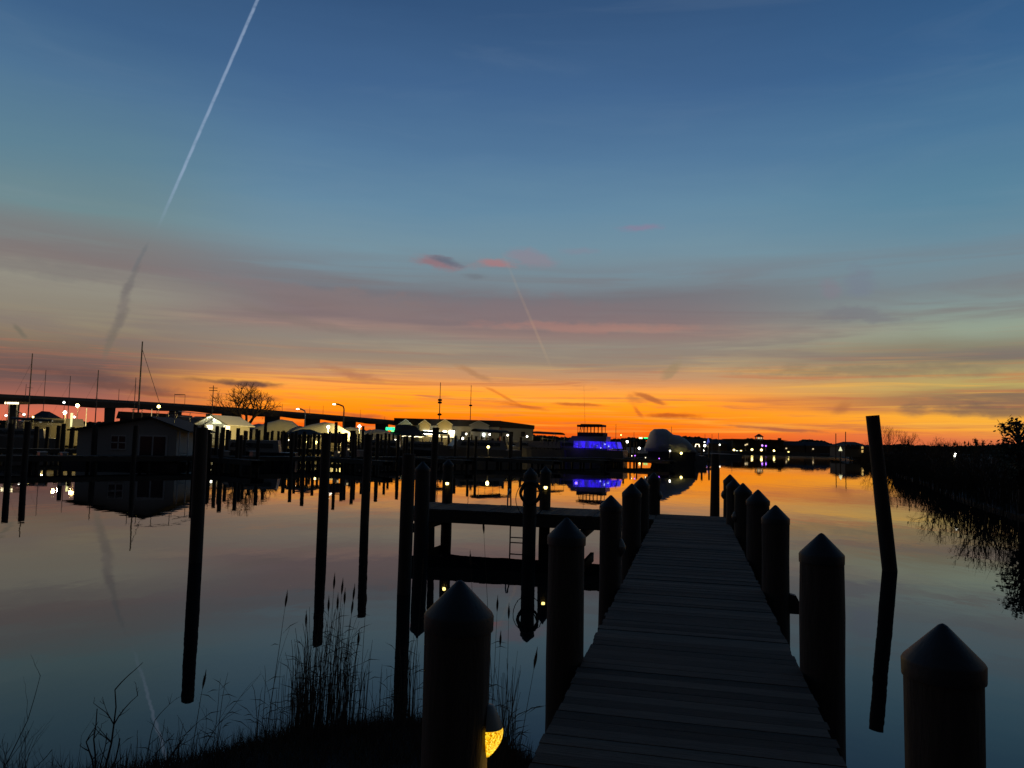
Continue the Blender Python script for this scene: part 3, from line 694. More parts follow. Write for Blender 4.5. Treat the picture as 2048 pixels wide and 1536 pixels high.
# ---------------------------------------------------------------- houseboat
Yh = 52.5
hb = thing('houseboat', (gx(254, Yh), Yh, 0), R(3), 'pale houseboat with a shallow gabled roof and a four pane window', 'houseboat')
HW = 6.6
def hz_(py): return zz(260, py, Yh)
MB().box((0, 2.2, .12), (HW+.9, 6.0, .5)).build('float', M_dkhull, hb)
wall_h = 2.35
MB().ext([(-HW/2, .37), (HW/2, .37), (HW/2, 2.55), (HW*.24, 3.28), (-HW/2, 2.42)], .1, 4.6).build('walls', M_siding, hb)
b = MB(); b.ext([(-HW/2-.45, 2.34), (HW*.24, 3.36), (HW/2+1.0, 2.42), (HW/2+1.0, 2.50), (HW*.24, 3.46), (-HW/2-.45, 2.42)], -.45, 5.0); b.build('roof', M_roof, hb)
wf = MB().box((-.55, .07, 1.62), (1.02, .07, 1.02)).box((-.55, .045, 1.62), (.07, .06, .96)).box((-.55, .045, 1.62), (.96, .06, .07)).build('window', M_trim, hb)
b = MB()
for sx_ in (-.8, -.3):
    for sz in (1.39, 1.85): b.box((sx_, .03, sz), (.40, .03, .37))
b.build('pane', M_darkwin, wf)
dr = MB().box((1.75, .06, 1.3), (1.9, .08, 1.75)).build('sliding_door', M_trim, hb)
MB().box((1.3, .01, 1.3), (.78, .04, 1.55)).box((2.2, .01, 1.3), (.78, .04, 1.55)).build('pane', M_darkwin, dr)
b = MB()
for (xx, z_) in [(.4,3.9),(1.0,3.92),(2.0,3.9),(3.2,3.86)]:
    b.tube((xx, -.2, 3.05), (xx, -.2, z_), .025, n=5).tube((xx, 6, 3.05), (xx, 6, z_), .025, n=5)
b.path([(.3,-.2,3.85),(1.6,-.2,3.96),(3.4,-.2,3.84)], .022, 5).path([(.3,6,3.85),(1.6,6,3.96),(3.4,6,3.84)], .022, 5).tube((3.4,-.2,3.84),(3.4,6,3.84),.022,n=5).tube((3.4,-.2,3.5),(3.4,6,3.5),.018,n=5)
b.build('roof_railing', M_galv, hb)
for xx in (HW/2+.35, HW/2+.9): MB().tube((xx, -.3, .2), (xx, -.3, 2.5), .05, n=6).build('porch_post', M_trim, hb)
MB().box((HW/2+.62, -.3, 1.0), (.6, .04, .05)).box((HW/2+.62, -.3, .7), (.6, .04, .05)).build('porch_rail', M_trim, hb)

# ---------------------------------------------------------------- waterfront building with four gables
Yt = 172.0
def X(px): return gx(px, Yt)
tb = thing('waterfront_building', (0, 0, 0), 0, 'long grey waterfront building with a dark flat roofline and lit gables', 'building')
sl = lambda px: zz(px, 837+.015*(px-788), Yt)
zb = .8; ze = zz(880, 851, Yt); zr = zz(890, 838.5, Yt)
x0, x1, x2 = X(788), X(998), X(1067)
MB().box(((x0+x1)/2, Yt+8, (zb+ze)/2), (x1-x0, 14, ze-zb)).build('wall', M_sidingc, tb)
MB().ext([(x0-.3, ze-.05), (x1+.3, ze-.05), (x1+.3, zr), (x0-.3, zr+.05)], Yt+1.0, Yt+15).build('roof', M_roof, tb)
ze2 = zz(1030, 856, Yt); zr2 = zz(1030, 847, Yt)
MB().box(((x1+x2)/2+.1, Yt+9, (zb+ze2)/2), (x2-x1-.2, 13, ze2-zb)).build('side_wing', M_siding, tb)
MB().ext([(x1+.32, ze2), (x2+.2, ze2-.1), (x2+.2, zz(1067,850.5,Yt)), (x1+.32, zz(1000,841.5,Yt))], Yt+1.5, Yt+16).build('side_wing_roof', M_roof, tb)
for (a, bb, pk, pky, lit) in [(798,824,812,839.5,0),(838,861,849.5,840.5,1),(875,905,890,839.5,1),(939,978,957,842.5,0)]:
    xa, xb_, xp = X(a), X(bb), X(pk); ez = zz(pk, 849.5 if pk < 930 else 851, Yt); pz = zz(pk, pky, Yt)
    gb = MB().ext([(xa+.15, zb), (xb_-.15, zb), (xb_-.15, ez), (xp, pz-.12), (xa+.15, ez)], Yt-1.2, Yt+3).build('gable', M_sidingc if pk < 930 else M_siding, tb)
    MB().ext([(xa-.12, ez-.12), (xa-.12, ez+.06), (xp, pz+.16), (xb_+.12, ez+.06), (xb_+.12, ez-.12), (xp, pz-.06)], Yt-1.45, Yt-1.22).build('trim', M_trim, gb)
for (a, bb, t_, bt, m) in [(847,854,861.5,868,L_cool),(855.5,866,861.5,868.5,L_white),(872,878,861.5,866,L_cool),(886.5,893.5,862,866.5,L_white),(898.5,909.5,861.5,867,L_white),
                          (872.5,880,867.5,873,L_win),(900,909,868,873,L_win),(858,865,870,873.5,L_dim),(966,969.5,867,872,L_cool)]:
    MB().box(((X(a)+X(bb))/2, Yt-1.35, (zz(a,t_,Yt)+zz(a,bt,Yt))/2), (X(bb)-X(a), .14, zz(a,t_,Yt)-zz(a,bt,Yt))).build('lit_window', m, tb)
for a in (926, 942, 1000, 1022, 1046):
    MB().box((X(a), Yt-.05 if a < 998 else Yt+2.4, zz(a, 868, Yt)), (.9, .12, 1.1)).build('dark_window', M_darkwin, tb)
for px, py in [(979,869),(1015,870.5),(1054,873),(932,868),(925,877)]:
    MB().ico((gx(px, Yt-1.9), Yt-1.9, zz(px, py, Yt-1.9)), .22 if px != 925 else .3, 1).build('wall_lamp', L_white, tb)
sb = MB()
for k in range(26):
    px = 871+k*1.65; sb.ico((gx(px, Yt-4), Yt-4, zz(px, 873.8+.01*k, Yt-4)), .09, 1)
sb.build('string_lights', L_str, tb)
# tents
tn = thing('event_tent', (gx(818, 150), 150, .8), 0, 'dark peaked tent edged with warm string lights beside the green sign', 'tent')
hw_ = 30*150/F; et = zz(815, 870.5, 150)-.8; pt = zz(818, 849, 150)-.8
b = MB(); b.add([(-hw_*1.25,-3,et),(hw_*1.05,-3,et-.15),(hw_*1.05,4,et-.15),(-hw_*1.25,4,et),(-hw_*.75,.3,pt*.985),(.0,.3,pt),(hw_*.45,.3,pt*.9)], [(0,1,6,5),(0,5,4),(1,2,6),(2,3,4,5),(2,5,6),(3,0,4),(0,3,2,1)]); b.build('canopy', M_canvas, tn)
b = MB()
for k in range(46): b.ico((-hw_*1.25+hw_*2.3*k/45, -3.05, et-.16-.12*k/45-.05*math.sin(k*.8)), .085, 1)
b.build('string_lights', L_str, tn)
for u in (-1.2, -.4, .3, 1.0): MB().tube((hw_*u, -2.9, 0), (hw_*u, -2.9, et-.1), .06, n=6).build('post', M_galv, tn)
# green neon sign: a row of letters over a small palm
ns = thing('neon_sign', (gx(780, 148), 148, .8), 0, 'green neon sign of blocky letters above a small neon palm', 'sign')
s_ = 148/F; zl = zz(780, 857.5, 148)-.8; b = MB(); x = -8.8*s_
glyph = ['D', 'O', 'C', 'K', 'S', 'D']
for k, wd in enumerate((3.0, 2.4, 2.4, 2.6, 2.4, 3.2)):
    cx = x+wd*s_/2; H2 = 2.3*s_; W2 = wd*s_*.36; th = .16
    if k in (0, 3, 5): b.box((cx-W2, 0, zl), (th, .08, H2*2)).box((cx+W2, 0, zl), (th, .08, H2*2)).box((cx, 0, zl+H2), (W2*2, .08, th)).box((cx, 0, zl-H2), (W2*2, .08, th))
    elif k in (1, 4): b.box((cx-W2, 0, zl), (th, .08, H2*2)).box((cx, 0, zl+H2), (W2*2, .08, th)).box((cx, 0, zl-H2), (W2*2, .08, th)).box((cx, 0, zl), (W2*2, .08, th))
    else: b.box((cx-W2, 0, zl), (th, .08, H2*2)).box((cx+W2, 0, zl), (th, .08, H2*2)).box((cx, 0, zl), (W2*2, .08, th))
    x += wd*s_*1.08
b.build('lettering', L_green, ns)
MB().box((-.1, .12, zl), (17.5*s_, .08, 6.2*s_)).build('sign_board', mat('green_sign_face', (.01,.08,.03), .6, emit=(0,.8,.22), estr=.35), ns)
b = MB(); px0 = 3.6*s_; zp = zl-5.4*s_
b.path([(px0-.1, 0, zp-5*s_), (px0, 0, zp-2*s_), (px0+.1, 0, zp)], .07, 6)
for a, l in ((200,3.4),(165,3.0),(125,2.4),(70,2.4),(20,3.4),(-15,3.6),(-60,2.6)):
    a = R(a); b.path([(px0+.1, 0, zp), (px0+.1+l*.5*s_*math.cos(a), 0, zp+l*.5*s_*math.sin(a)+.12), (px0+.1+l*s_*math.cos(a), 0, zp+l*s_*math.sin(a)-.12)], lambda u: .10*(1-u*.7), 5)
b.build('neon_palm', L_palm, ns)
for u in (-7.5, 7.5): MB().tube((u*s_, .2, 0), (u*s_, .2, zl+2.5*s_), .08, n=6).build('post', M_galv, ns)

# ---------------------------------------------------------------- small gabled building with lit front
Yg = 112.0
gh = thing('gabled_office', (gx(430, Yg), Yg, .8), R(-4), 'small building with a brightly lit white gable front and two lit windows', 'building')
sg = Yg/F; H0 = zz(431, 848.5, Yg)-.8; Hp = zz(431, 832.5, Yg)-.8
MB().ext([(-28*sg, 0), (24*sg, 0), (24*sg, H0), (-2*sg, Hp-.15), (-28*sg, H0)], .8, 8).build('wall', M_siding, gh)
MB().ext([(-36*sg, H0-.18), (-2*sg, Hp+.02), (33*sg, H0-.22), (33*sg, H0-.06), (-2*sg, Hp+.2), (-36*sg, H0-.02)], -1.4, 8.5).build('roof', M_trim, gh)
MB().ext([(-12*sg, H0+.1), (8*sg, H0+.1), (-2*sg, Hp-.12)], .72, .79).build('gable_glow_panel', mat('lit_gable_panel', (.7,.7,.6), .6, emit=(.95,1,.62), estr=.75), gh)  # lamplight on the gable wall painted in as a glowing panel
for a, c_ in ((-24, -11), (13, 25)):
    MB().box(((a+c_)/2*sg, .74, H0-.45), ((c_-a)*sg, .1, .62)).build('lit_window', L_win, gh)
for a in (-31, -11, 9, 27): MB().box((a*sg, -1.1, H0/2-.1), (.14, .14, H0-.2)).build('porch_post', M_trim, gh)
MB().ico((-2*sg, -.2, Hp-.55), .17, 1).build('gable_lamp', L_white, gh)
wg2 = thing('marina_shed', (gx(372, 118), 118, .8), 0, 'dark roofed shed with a chimney left of the lit gable front', 'building')
s3 = 118/F
MB().box((8*s3, 4.5, 1.5), (62*s3, 8, 3.0)).build('wall', M_brick, wg2)
MB().add([(-26*s3,0,2.9),(44*s3,0,2.9),(44*s3,9,2.9),(-26*s3,9,2.9),(-8*s3,4.5,4.3),(44*s3,4.5,4.3)], [(0,1,5,4),(1,2,5),(2,3,4,5),(3,0,4),(0,3,2,1)]).build('roof', M_roof, wg2)
MB().box((20*s3, 4.5, 4.45), (.65, .6, .7)).build('chimney', M_brick, wg2)
MB().box((6*s3, -.1, 2.5), (.9, .12, .22)).build('wall_lamp', L_yel, wg2)
# long dark shed behind the houseboat
ls = thing('long_shed', (gx(284, 128), 128, .8), 0, 'long dark low roofed shed directly behind the houseboat', 'building')
s4 = 128/F; MB().box((0, 5, 1.9), (98*s4, 9, 3.8)).build('wall', M_brick, ls)
MB().ext([(-52*s4, 3.75), (50*s4, 3.75), (46*s4, 4.75), (-48*s4, 4.95)], -.3, 10.5).build('roof', M_roof, ls)
# left edge: stair tower with lamps, roof, rail
st = thing('stair_tower', (gx(20, 105), 105, .8), 0, 'lit stair platform with a sloping handrail at the far left edge', 'building')
s5 = 105/F; ztp = zz(20, 806, 105)-.8
MB().box((0, 1.2, ztp+.1), (28*s5, 2.4, .3)).build('platform_roof', M_brick, st)
for u in (-5, 11): MB().tube((u*s5, 0, 0), (u*s5, 0, ztp-.2), .09, n=6).build('post', M_trim, st)
MB().tube((11*s5, -.1, ztp-1.0), (31*s5, -.1, ztp-1.75), .07, n=6).tube((11*s5, -.1, ztp-.2), (11*s5, -.1, ztp-1.0), .05, n=6).build('handrail', M_trim, st)
for u in (-12,-7,-3,1,5,9,13):
    MB().box((u*s5, -.1, ztp-.02), (.14, .1, .26)).build('lamp', L_str, st)
hs = thing('hip_roofed_house', (gx(66, 140), 140, .8), 0, 'dark hip roofed house with a lit window behind the hauled out boat', 'house')
s6 = 140/F
MB().box((0, 4, 1.6), (34*s6, 7, 3.2)).build('wall', M_brick, hs)
MB().add([(-20*s6,0,3.1),(24*s6,0,3.0),(24*s6,8,3.0),(-20*s6,8,3.1),(-12*s6,4,5.1),(4*s6,4,5.0)], [(0,1,5,4),(1,2,5),(2,3,4,5),(3,0,4),(0,3,2,1)]).build('roof', M_roof, hs)
MB().box((8*s6, .42, 2.4), (16*s6, .1, .9)).build('lit_window', L_dim, hs)

# open pavilion on the pier
Yp = 74
pv = thing('pavilion', (gx(612, Yp), Yp, 0), R(5), 'open dark pavilion with arched openings standing over the water', 'pavilion')
s7 = Yp/F; eh = zz(612, 869.5, Yp); ph_ = zz(612, 858.5, Yp)
MB().add([(-37*s7,-1.6,eh),(36*s7,-1.6,eh),(36*s7,1.8,eh),(-37*s7,1.8,eh),(-9*s7,0,ph_),(9*s7,0,ph_)], [(0,1,5,4),(1,2,5),(2,3,4,5),(3,0,4),(0,3,2,1)]).build('roof', M_roof, pv)
for u in (-31, -17, -6, 9, 22, 30):
    b = MB().tube((u*s7, -1.4, -1.5), (u*s7, -1.4, eh), .11, n=7)
    b.tube((u*s7, -1.4, eh-.45), ((u+5)*s7, -1.4, eh-.05), .05, n=5).tube((u*s7, -1.4, eh-.45), ((u-5)*s7, -1.4, eh-.05), .05, n=5); b.build('post', M_pile, pv)
MB().box((0, 0, 1.02), (70*s7, 3.2, .3)).build('floor', M_beam, pv)
MB().box((0, -1.45, 1.75), (66*s7, .06, .08)).build('rail', M_beam, pv)
skf = thing('upturned_skiff', (gx(676, 70), 70, 2.25), R(5), 'dark red skiff lying keel up on a rack between the tall pilings', 'boat')
rr_ = hull_rings(2.6, .9, .42, n=9); MB().loft([[Vector((v.x, v.y, -v.z)) for v in q] for q in rr_]).build('hull', M_red, skf)
b = MB()
for u in (-.8, .8): b.box((u, 0, -1.0), (.1, .8, 1.2))
b.build('rack', M_pile, skf)

# dock boxes and power posts on the piers
k = 0
for px, py, wd, hh, lab in [(457,896,10,9,'pale dock box on the pier in front of the bare tree'), (514,894,12,9,'pale dock box below the wrapped boats'), (679,896,5,11,'narrow lit power post between two tall pilings'), (698,892,4,18,'tall pale power post left of the neon sign'),
                       (725,897,8,12,'pale dock box behind the second tallest piling'), (136,878,9,5,'small pale locker left of the houseboat'), (93,880,12,6,'pale locker under the yellow lit hull')]:
    den = PD.x-((px-1024)/F)*PD.y; o_ = P0; q = (px-1024)/F; t_ = (q*o_.y-o_.x)/den; p = o_+PD*t_; sc_ = p.y/F
    bx = thing('dock_box' if wd > 5 else 'power_post', (p.x, p.y, .8), math.atan2(PD.y, PD.x), lab, 'box'); k += 1
    h_ = hh*sc_; MB().box((0, 0, h_/2), (max(.2, wd*sc_), .5, h_)).build('case', M_white, bx)
    if wd > 5: MB().box((0, 0, h_+.03), (wd*sc_+.08, .58, .06)).build('lid', M_trim, bx)
    else: MB().box((0, -.27, h_*.8), (.14, .04, .1)).build('lamp', L_dim, bx)

# ---------------------------------------------------------------- lamps of the marina and the yard
def point(parent, z, colr, power, off=(0,0), rad=.15):
    ld = bpy.data.lights.new('lamp_light', 'POINT'); ld.energy = power; ld.color = colr; ld.shadow_soft_size = rad
    o = bpy.data.objects.new('lamp_light', ld); col.objects.link(o); o.parent = parent; o.location = (off[0], off[1], z); return o
def lamp_post(px, py, Y, m, lab, grp, base=.8, bulb=2.4, arm=0, power=0, colr=(1,.9,.7), name='lamp_post', post=M_alu, pr=.05):
    p = at(px, py, Y); t = thing(name, (p.x, Y, base), 0, lab, 'lamp', grp); h = p.z-base; r = bulb/F*Y
    if arm:
        ax = arm*Y/F
        pts = [(ax, 0, 0), (ax, 0, h-.9), (ax*.9, 0, h-.35), (ax*.4, 0, h+.02), (0, 0, h+.05)]
        MB().path(pts, pr*1.3, 6).build('post', post, t)
        MB().ico((0, 0, h), r, 2, (1.5, .8, .45)).build('bulb', m, t)
    else:
        MB().tube((0, .12, 0), (0, .12, h+.1), pr, pr*.7, 6).build('post', post, t)
        MB().ico((0, 0, h), r, 2).build('bulb', m, t)
    if power: point(t, h-.1, colr, power, (0, -.4))
    return t
YG = 'lamps of the boat yard'
lamp_post(155, 811, 100, L_warm, 'bright orange lamp left of the houseboat, under the bridge', YG, bulb=3.6, power=260, colr=(1,.6,.2))
lamp_post(128, 805, 120, L_cool, 'small greenish white lamp just under the bridge deck, far left', YG, bulb=2.0)
lt0 = lamp_post(130, 825, 88, L_white, 'oval white lamp above the hauled out boat', YG, bulb=3.4, power=500, colr=(1,.72,.25))
lamp_post(148.5, 834, 100, L_white, 'small white lamp low beside the tapered lit post', YG, bulb=2.0)
lamp_post(12, 831, 95, L_white, 'white lamp low at the far left edge of the yard', YG, bulb=2.0)
lamp_post(48, 829, 95, L_white, 'white lamp at the foot of the sloping handrail', YG, bulb=2.1)
lamp_post(66, 834, 92, L_yel, 'yellowish lamp left of the hauled out boat', YG, bulb=1.8)
lamp_post(317.5, 813, 118, L_yel, 'bright yellow lamp over the long shed at the foot of the mast stay', YG, bulb=3.2, power=60, colr=(1,.8,.4))
lamp_post(342, 845, 110, L_white, 'left of two small white lamps beside the marina shed', YG, bulb=1.8)
lamp_post(353, 849, 110, L_yel, 'right of two small lamps beside the marina shed', YG, bulb=1.7)
lamp_post(369.5, 903, 56, L_white, 'small white light low on the pier right of the houseboat', YG, base=1.0, bulb=1.5)
lamp_post(393.5, 875, 100, L_white, 'tiny white light left of the gabled office porch', YG, bulb=1.3)
lamp_post(596, 818, 165, L_white, 'street lamp on a short lit pole left of the tall pilings', YG, bulb=2.6, arm=15, pr=.12, post=M_trim)
lamp_post(669, 808.5, 150, L_white, 'street lamp on a tall dark pole with a long arm', YG, bulb=2.6, arm=19.5, pr=.11)
lamp_post(656.5, 854, 108, L_white, 'brilliant white lamp shining on the wrapped boats', YG, bulb=3.0, power=9000, colr=(1,.70,.2))
lamp_post(719, 852.5, 120, L_white, 'white lamp left of the green neon sign, beside a tall piling', YG, bulb=2.7, power=4500, colr=(1,.72,.22))
lamp_post(578, 880, 82, L_white, 'tiny white light below the left end of the pavilion', YG, base=1, bulb=1.4)
lamp_post(613, 884.5, 80, L_yel, 'left of two yellow lights under the pavilion', YG, base=1, bulb=1.9)
lamp_post(631.5, 885, 76, L_yel, 'right and larger of two yellow lights under the pavilion', YG, base=1, bulb=3.3, power=14, colr=(1,.7,.25))
lamp_post(791, 879.5, 100, L_white, 'tiny white light below the dark event tent', YG, base=1, bulb=1.2)
lamp_post(834.5, 890, 92, L_yel, 'glowing yellow light below the right end of the event tent', YG, base=1, bulb=2.8)
lamp_post(976.5, 894, 74, L_yel, 'glowing yellow light on a low post in front of the white cruiser', YG, base=1, bulb=2.8, power=10, colr=(1,.7,.25))
lamp_post(995, 883.5, 110, L_white, 'tiny white light right of the white cabin cruiser', YG, base=1, bulb=1.4)
for k, (px, py) in enumerate([(861.5,890.5),(858.5,895),(857,904),(878.5,889),(884,895.5),(891.5,893.5)]):
    lamp_post(px, py, 95+k, L_bluew if k in (1, 4) else L_str, ORD[k]+' tiny point of light from the left below the lit gables', 'tiny lights on the marina piers', base=.9, bulb=1.1, pr=.03)
lamp_post(1254.3, 883.5, 150, L_white, 'white lamp just right of the blue lit cruiser', YG, bulb=2.5)
lamp_post(1278.5, 896.5, 118, L_white, 'white lamp left of the covered boat', YG, base=.9, bulb=2.4)
lamp_post(1242, 870, 240, L_yel, 'tiny distant orange lamp just above the shore right of the flybridge', YG, bulb=1.0)
lamp_post(1340, 901.8, 88, L_white, 'small white light on the covered boat pier', YG, base=1, bulb=1.6)
lamp_post(1362.5, 906.5, 92, L_yel, 'yellow light on the pier right of the covered boat', YG, base=1, bulb=2.4)
for k, (px, py) in enumerate([(1263.5,911.5),(1270,911.3),(1291,915.3),(1318.5,917)]):
    lamp_post(px, py, 80, L_purp if k in (1,3) else L_str, ORD[k]+' tiny light from the left, low between the blue lit and covered boats', 'tiny lights between two boats', base=.9, bulb=1.0, pr=.03)
for k, px in enumerate((141.5, 170.5, 301)):
    tp = (826, 816, 818)[k]; Y = (86, 96, 122)[k]; z1 = zz(px, tp, Y)
    t = thing('lit_post', (gx(px, Y), Y, .8), 0, ('tall tapered post lit bright yellow green beside the hauled out boat','thin post lit orange left of the houseboat','thin pale lit post above the houseboat roof')[k], 'post')
    MB().tube((0, 0, 0), (0, 0, z1-.8), .05 if k else .04, .05 if k else .13, 8).build('post', mat('pale_lit_post_%s' % ('abc'[k]), (.7,.7,.5), .6, emit=(1,1,.5) if k == 0 else (1,.7,.35), estr=(.9,.5,.45)[k]), t)  # light falling on the posts painted in as emission, they are no lamps
    if k == 0: point(t, z1-.8, (1,.8,.25), 90, (-.6, -1.6))
# lights actually thrown by the buildings' lamps
point(gh, Hp-.6, (1,1,.62), 80, (-2*sg, -1.3), .1)
for px in (849.5, 890): 
    o = point(tb, zz(px, 857, Yt-3.4), (1,.66,.12), 130, (gx(px, Yt-3.4), Yt-3.4))
point(tb, zz(812, 852, Yt-3), (.8,1,.7), 50, (gx(812, Yt-3), Yt-3))
for px in (860, 900): point(tb, zz(px, 868, Yt-4), (1,.95,.8), 22, (gx(px, Yt-4), Yt-4))
point(bc, 2.2, (.1,.05,1), 8, (0, 2.6))

for _q in ((88,91),(120,90)):
    _l = point(lt0, 0, (1,.72,.2), 420)  # bulbless lights added in front of the boat to brighten its hull
    _l.location = (gx(_q[0], _q[1])-lt0.location.x, _q[1]-lt0.location.y, 2.2)
# utility pole and distant radio masts
def mast(px, top, Y, lab, bulges, r=.25, cross=False):
    x = gx(px, Y); z = at(px, top, Y).z; x = at(px, top, Y).x
    t = thing('radio_mast' if not cross else 'utility_pole', (x, Y, .8), 0, lab, 'mast' if not cross else 'pole')
    MB().tube((0, 0, 0), (0, 0, z-.8), r, r*.5, 6).build('pole', M_alu, t)
    for b_ in bulges:
        zb_ = zz(px, b_, Y)-.8; MB().lathe([(.01,-r*2.0),(r*3.2,-r*1.2),(r*3.2,r*1.2),(.01,r*2.0)], c=(0,0,zb_), n=8).build('antenna_drum', M_canvas, t)
    if cross:
        for q in (776, 781): MB().box((0, 0, zz(px, q, Y)-.8), (1.6, .12, .12)).build('crossarm', M_bark, t)
mast(881, 765, 420, 'distant radio mast with two drums, above the middle of the grey building', (800, 805, 829), .35)
mast(942.5, 770, 420, 'distant radio mast with one drum, right of the other mast', (811,), .27)
mast(427, 771, 150, 'utility pole with two crossarms left of the bare tree', (), .15, True)
for px, tp, lab in [(1156,849,'thin distant mast left of the flybridge'), (1232,848,'thin distant mast right of the flybridge'), (1268,864,'short thin mast left of the covered boat'),
    (1343,853,'thin mast rising just behind the covered boat'),(1410,868,'first of the thin masts above the far treeline'),(1424,868,'second of the thin masts above the far treeline'),(1437,866,'third of the thin masts above the far treeline'),
    (1464,876,'thin mast at the notch of the far treeline')]:
    Y = 215; x = at(px, tp, Y).x; z = zz(px, tp, Y); t = thing('distant_mast', (x, Y, .8), 0, lab, 'mast', 'thin distant masts')
    MB().tube((0, 0, 0), (0, 0, z-.8), .10, .05, 5).build('pole', M_alu, t)

# ---------------------------------------------------------------- trees
def bare_tree(name, loc, H, spread, lab, seed, trunk=.3, depth=7, cat='tree', lean=0, grp=None, fork=1, m=None, thin=1.0, upright=.25):
    r_ = random.Random(seed); t = thing(name, loc, 0, lab, cat, grp); tr = MB(); cr = MB()
    def grow(p, d, L, r, k):
        pts = [p]; q = p.copy(); dd = d.copy()
        for i in range(3):
            dd = (dd+Vector((r_.uniform(-.16,.16), r_.uniform(-.16,.16), r_.uniform(-.06,.14)))).normalized(); q = q+dd*L/3; pts.append(q.copy())
        (tr if k <= 1 else cr).path(pts, lambda u: r*(1-.38*u), 7 if k < 2 else (5 if k < 4 else 3), False)
        if k >= depth: return
        n = r_.choice((2, 3, 3)) if k > 0 else 4
        for j in range(n):
            a = 2*math.pi*(j+r_.random()*.6)/n; s = r_.uniform(.35, .85)*spread
            u = dd.orthogonal().normalized(); v = dd.cross(u)
            nd = (dd+(u*math.cos(a)+v*math.sin(a))*s+Vector((0,0,upright*.35))).normalized()
            grow(q, nd, L*r_.uniform(.66, .86), r*.60*thin, k+1)
        if k >= 1 and r_.random() < .6:
            nd = (dd+Vector((r_.uniform(-1,1), r_.uniform(-1,1), .3))).normalized(); grow(pts[1], nd, L*.5, r*.4, k+2)
    grow(Vector((0, 0, 0)), Vector((lean, 0, 1)).normalized(), H*.20, trunk, 0)
    top = max(v[2] for v in cr.v); f = H/top
    for mb in (tr, cr): mb.v = [(x*f, y*f, z*f) for x, y, z in mb.v]
    tr.build('trunk', m or M_bark, t); cr.build('branches', m or M_bark, t); return t
Yb = 135
bare_tree('bare_tree', (gx(489, Yb), Yb, .8), zz(492, 763, Yb)-.8, 1.35, 'big leafless tree spreading its branches in front of the bridge', 11, .42, 7, upright=.0, lean=.12, thin=1.05)
def leafy(name, loc, H, W, lab, seed, holes=.5, cone=False, n=60, cat='tree'):
    r_ = random.Random(seed); t = thing(name, loc, 0, lab, cat); tr = MB(); tr.path([(0,0,-.3), (W*.04, 0, H*.4), (-W*.03, 0, H*.86)], lambda u: .035*H*(1-.75*u), 7)
    cr = MB()
    for k in range(n):
        a = r_.uniform(0, 6.28); zf = r_.uniform(.18 if cone else .34, .98); rad = W/2*((1-zf)*1.15 if cone else math.sin(math.pi*min(1, max(.05, (zf-.22)/.8)))**.6)*r_.uniform(.35, 1)
        c_ = Vector((rad*math.cos(a), rad*math.sin(a), H*zf)); s_ = r_.uniform(.05, .11)*W*(1 if not cone else .8)
        tr.path([(0, 0, max(.1, c_.z-H*.12)), c_*.6+Vector((0,0,c_.z*.38)), c_], lambda u: .010*H*(1-.7*u), 4, False)
        for j in range(16):
            o = c_+Vector((r_.gauss(0, 1), r_.gauss(0, 1), r_.gauss(0, .8)))*s_*.75; u_ = Vector((r_.gauss(0,1), r_.gauss(0,1), r_.gauss(0,1))).normalized(); v_ = u_.orthogonal().normalized(); l_ = s_*r_.uniform(.35, .75)
            cr.add([o-u_*l_, o-v_*l_*.5, o+u_*l_, o+v_*l_*.5], [(0,1,2,3)])
    tr.build('trunk', M_bark, t); cr.build('crown', M_leaf, t); return t
leafy('pine_tree', (at(2037, 860, 29).x, 29, .1), zz(2030, 837, 29)-.1, 1.7, 'rugged pine tree with gaps in its crown at the far right edge', 4, n=90)
leafy('cedar_bush', (gx(1952, 60), 60, .4), zz(1952, 876, 60)-.4, 1.7, 'dark spiky evergreen bush left of the pine on the right bank', 8, cone=True, n=44, cat='bush')
leafy('cedar_bush', (gx(1966, 62), 62, .4), zz(1964, 880, 62)-.4, 1.1, 'smaller evergreen bush touching the spiky one on its right', 9, cone=True, n=30, cat='bush')
leafy('round_bush', (gx(1990, 58), 58, .4), zz(1990, 886, 58)-.4, 1.5, 'low rounded evergreen bush between the spiky bush and the pine', 10, n=30, cat='bush')
for px, top, Y, lab, sd, sp in [(1778,850,108,'bare many stemmed shrub right behind the leaning piling',21,.75),(1798,862,110,'smaller bare shrub right of the many stemmed one',22,.7),(1818,872,85,'lone thin bare shrub on the right bank skyline',23,.5),
        (1905,878,66,'pale twiggy shrub left of the spiky evergreen bush',24,.9),(1892,881,66,'faint twiggy shrub on the right bank skyline',25,.9)]:
    bare_tree('bare_shrub', (gx(px, Y), Y, .3), zz(px, top, Y)-.3, sp, lab, sd, .05, 5, 'shrub', m=M_reed2, upright=.6, thin=1.05)
for px, Y, H, lab, sd in [(1800,92,4.2,'bare waterside shrub whose twigs hang over the creek on the right',31),(1752,118,4.0,'bare waterside shrub reaching over the water behind the leaning piling',32),(1890,47,3.2,'bare branch shrub leaning out from the reeds on the right bank',33),(1990,34,2.9,'bare shrub among the near reeds left of the pine',34)]:
    bare_tree('waterside_shrub', (gx(px, Y)-.3, Y, .1), H, 1.25, lab, sd, .05, 5, 'shrub', lean=-.35, m=M_bark, upright=-.1)

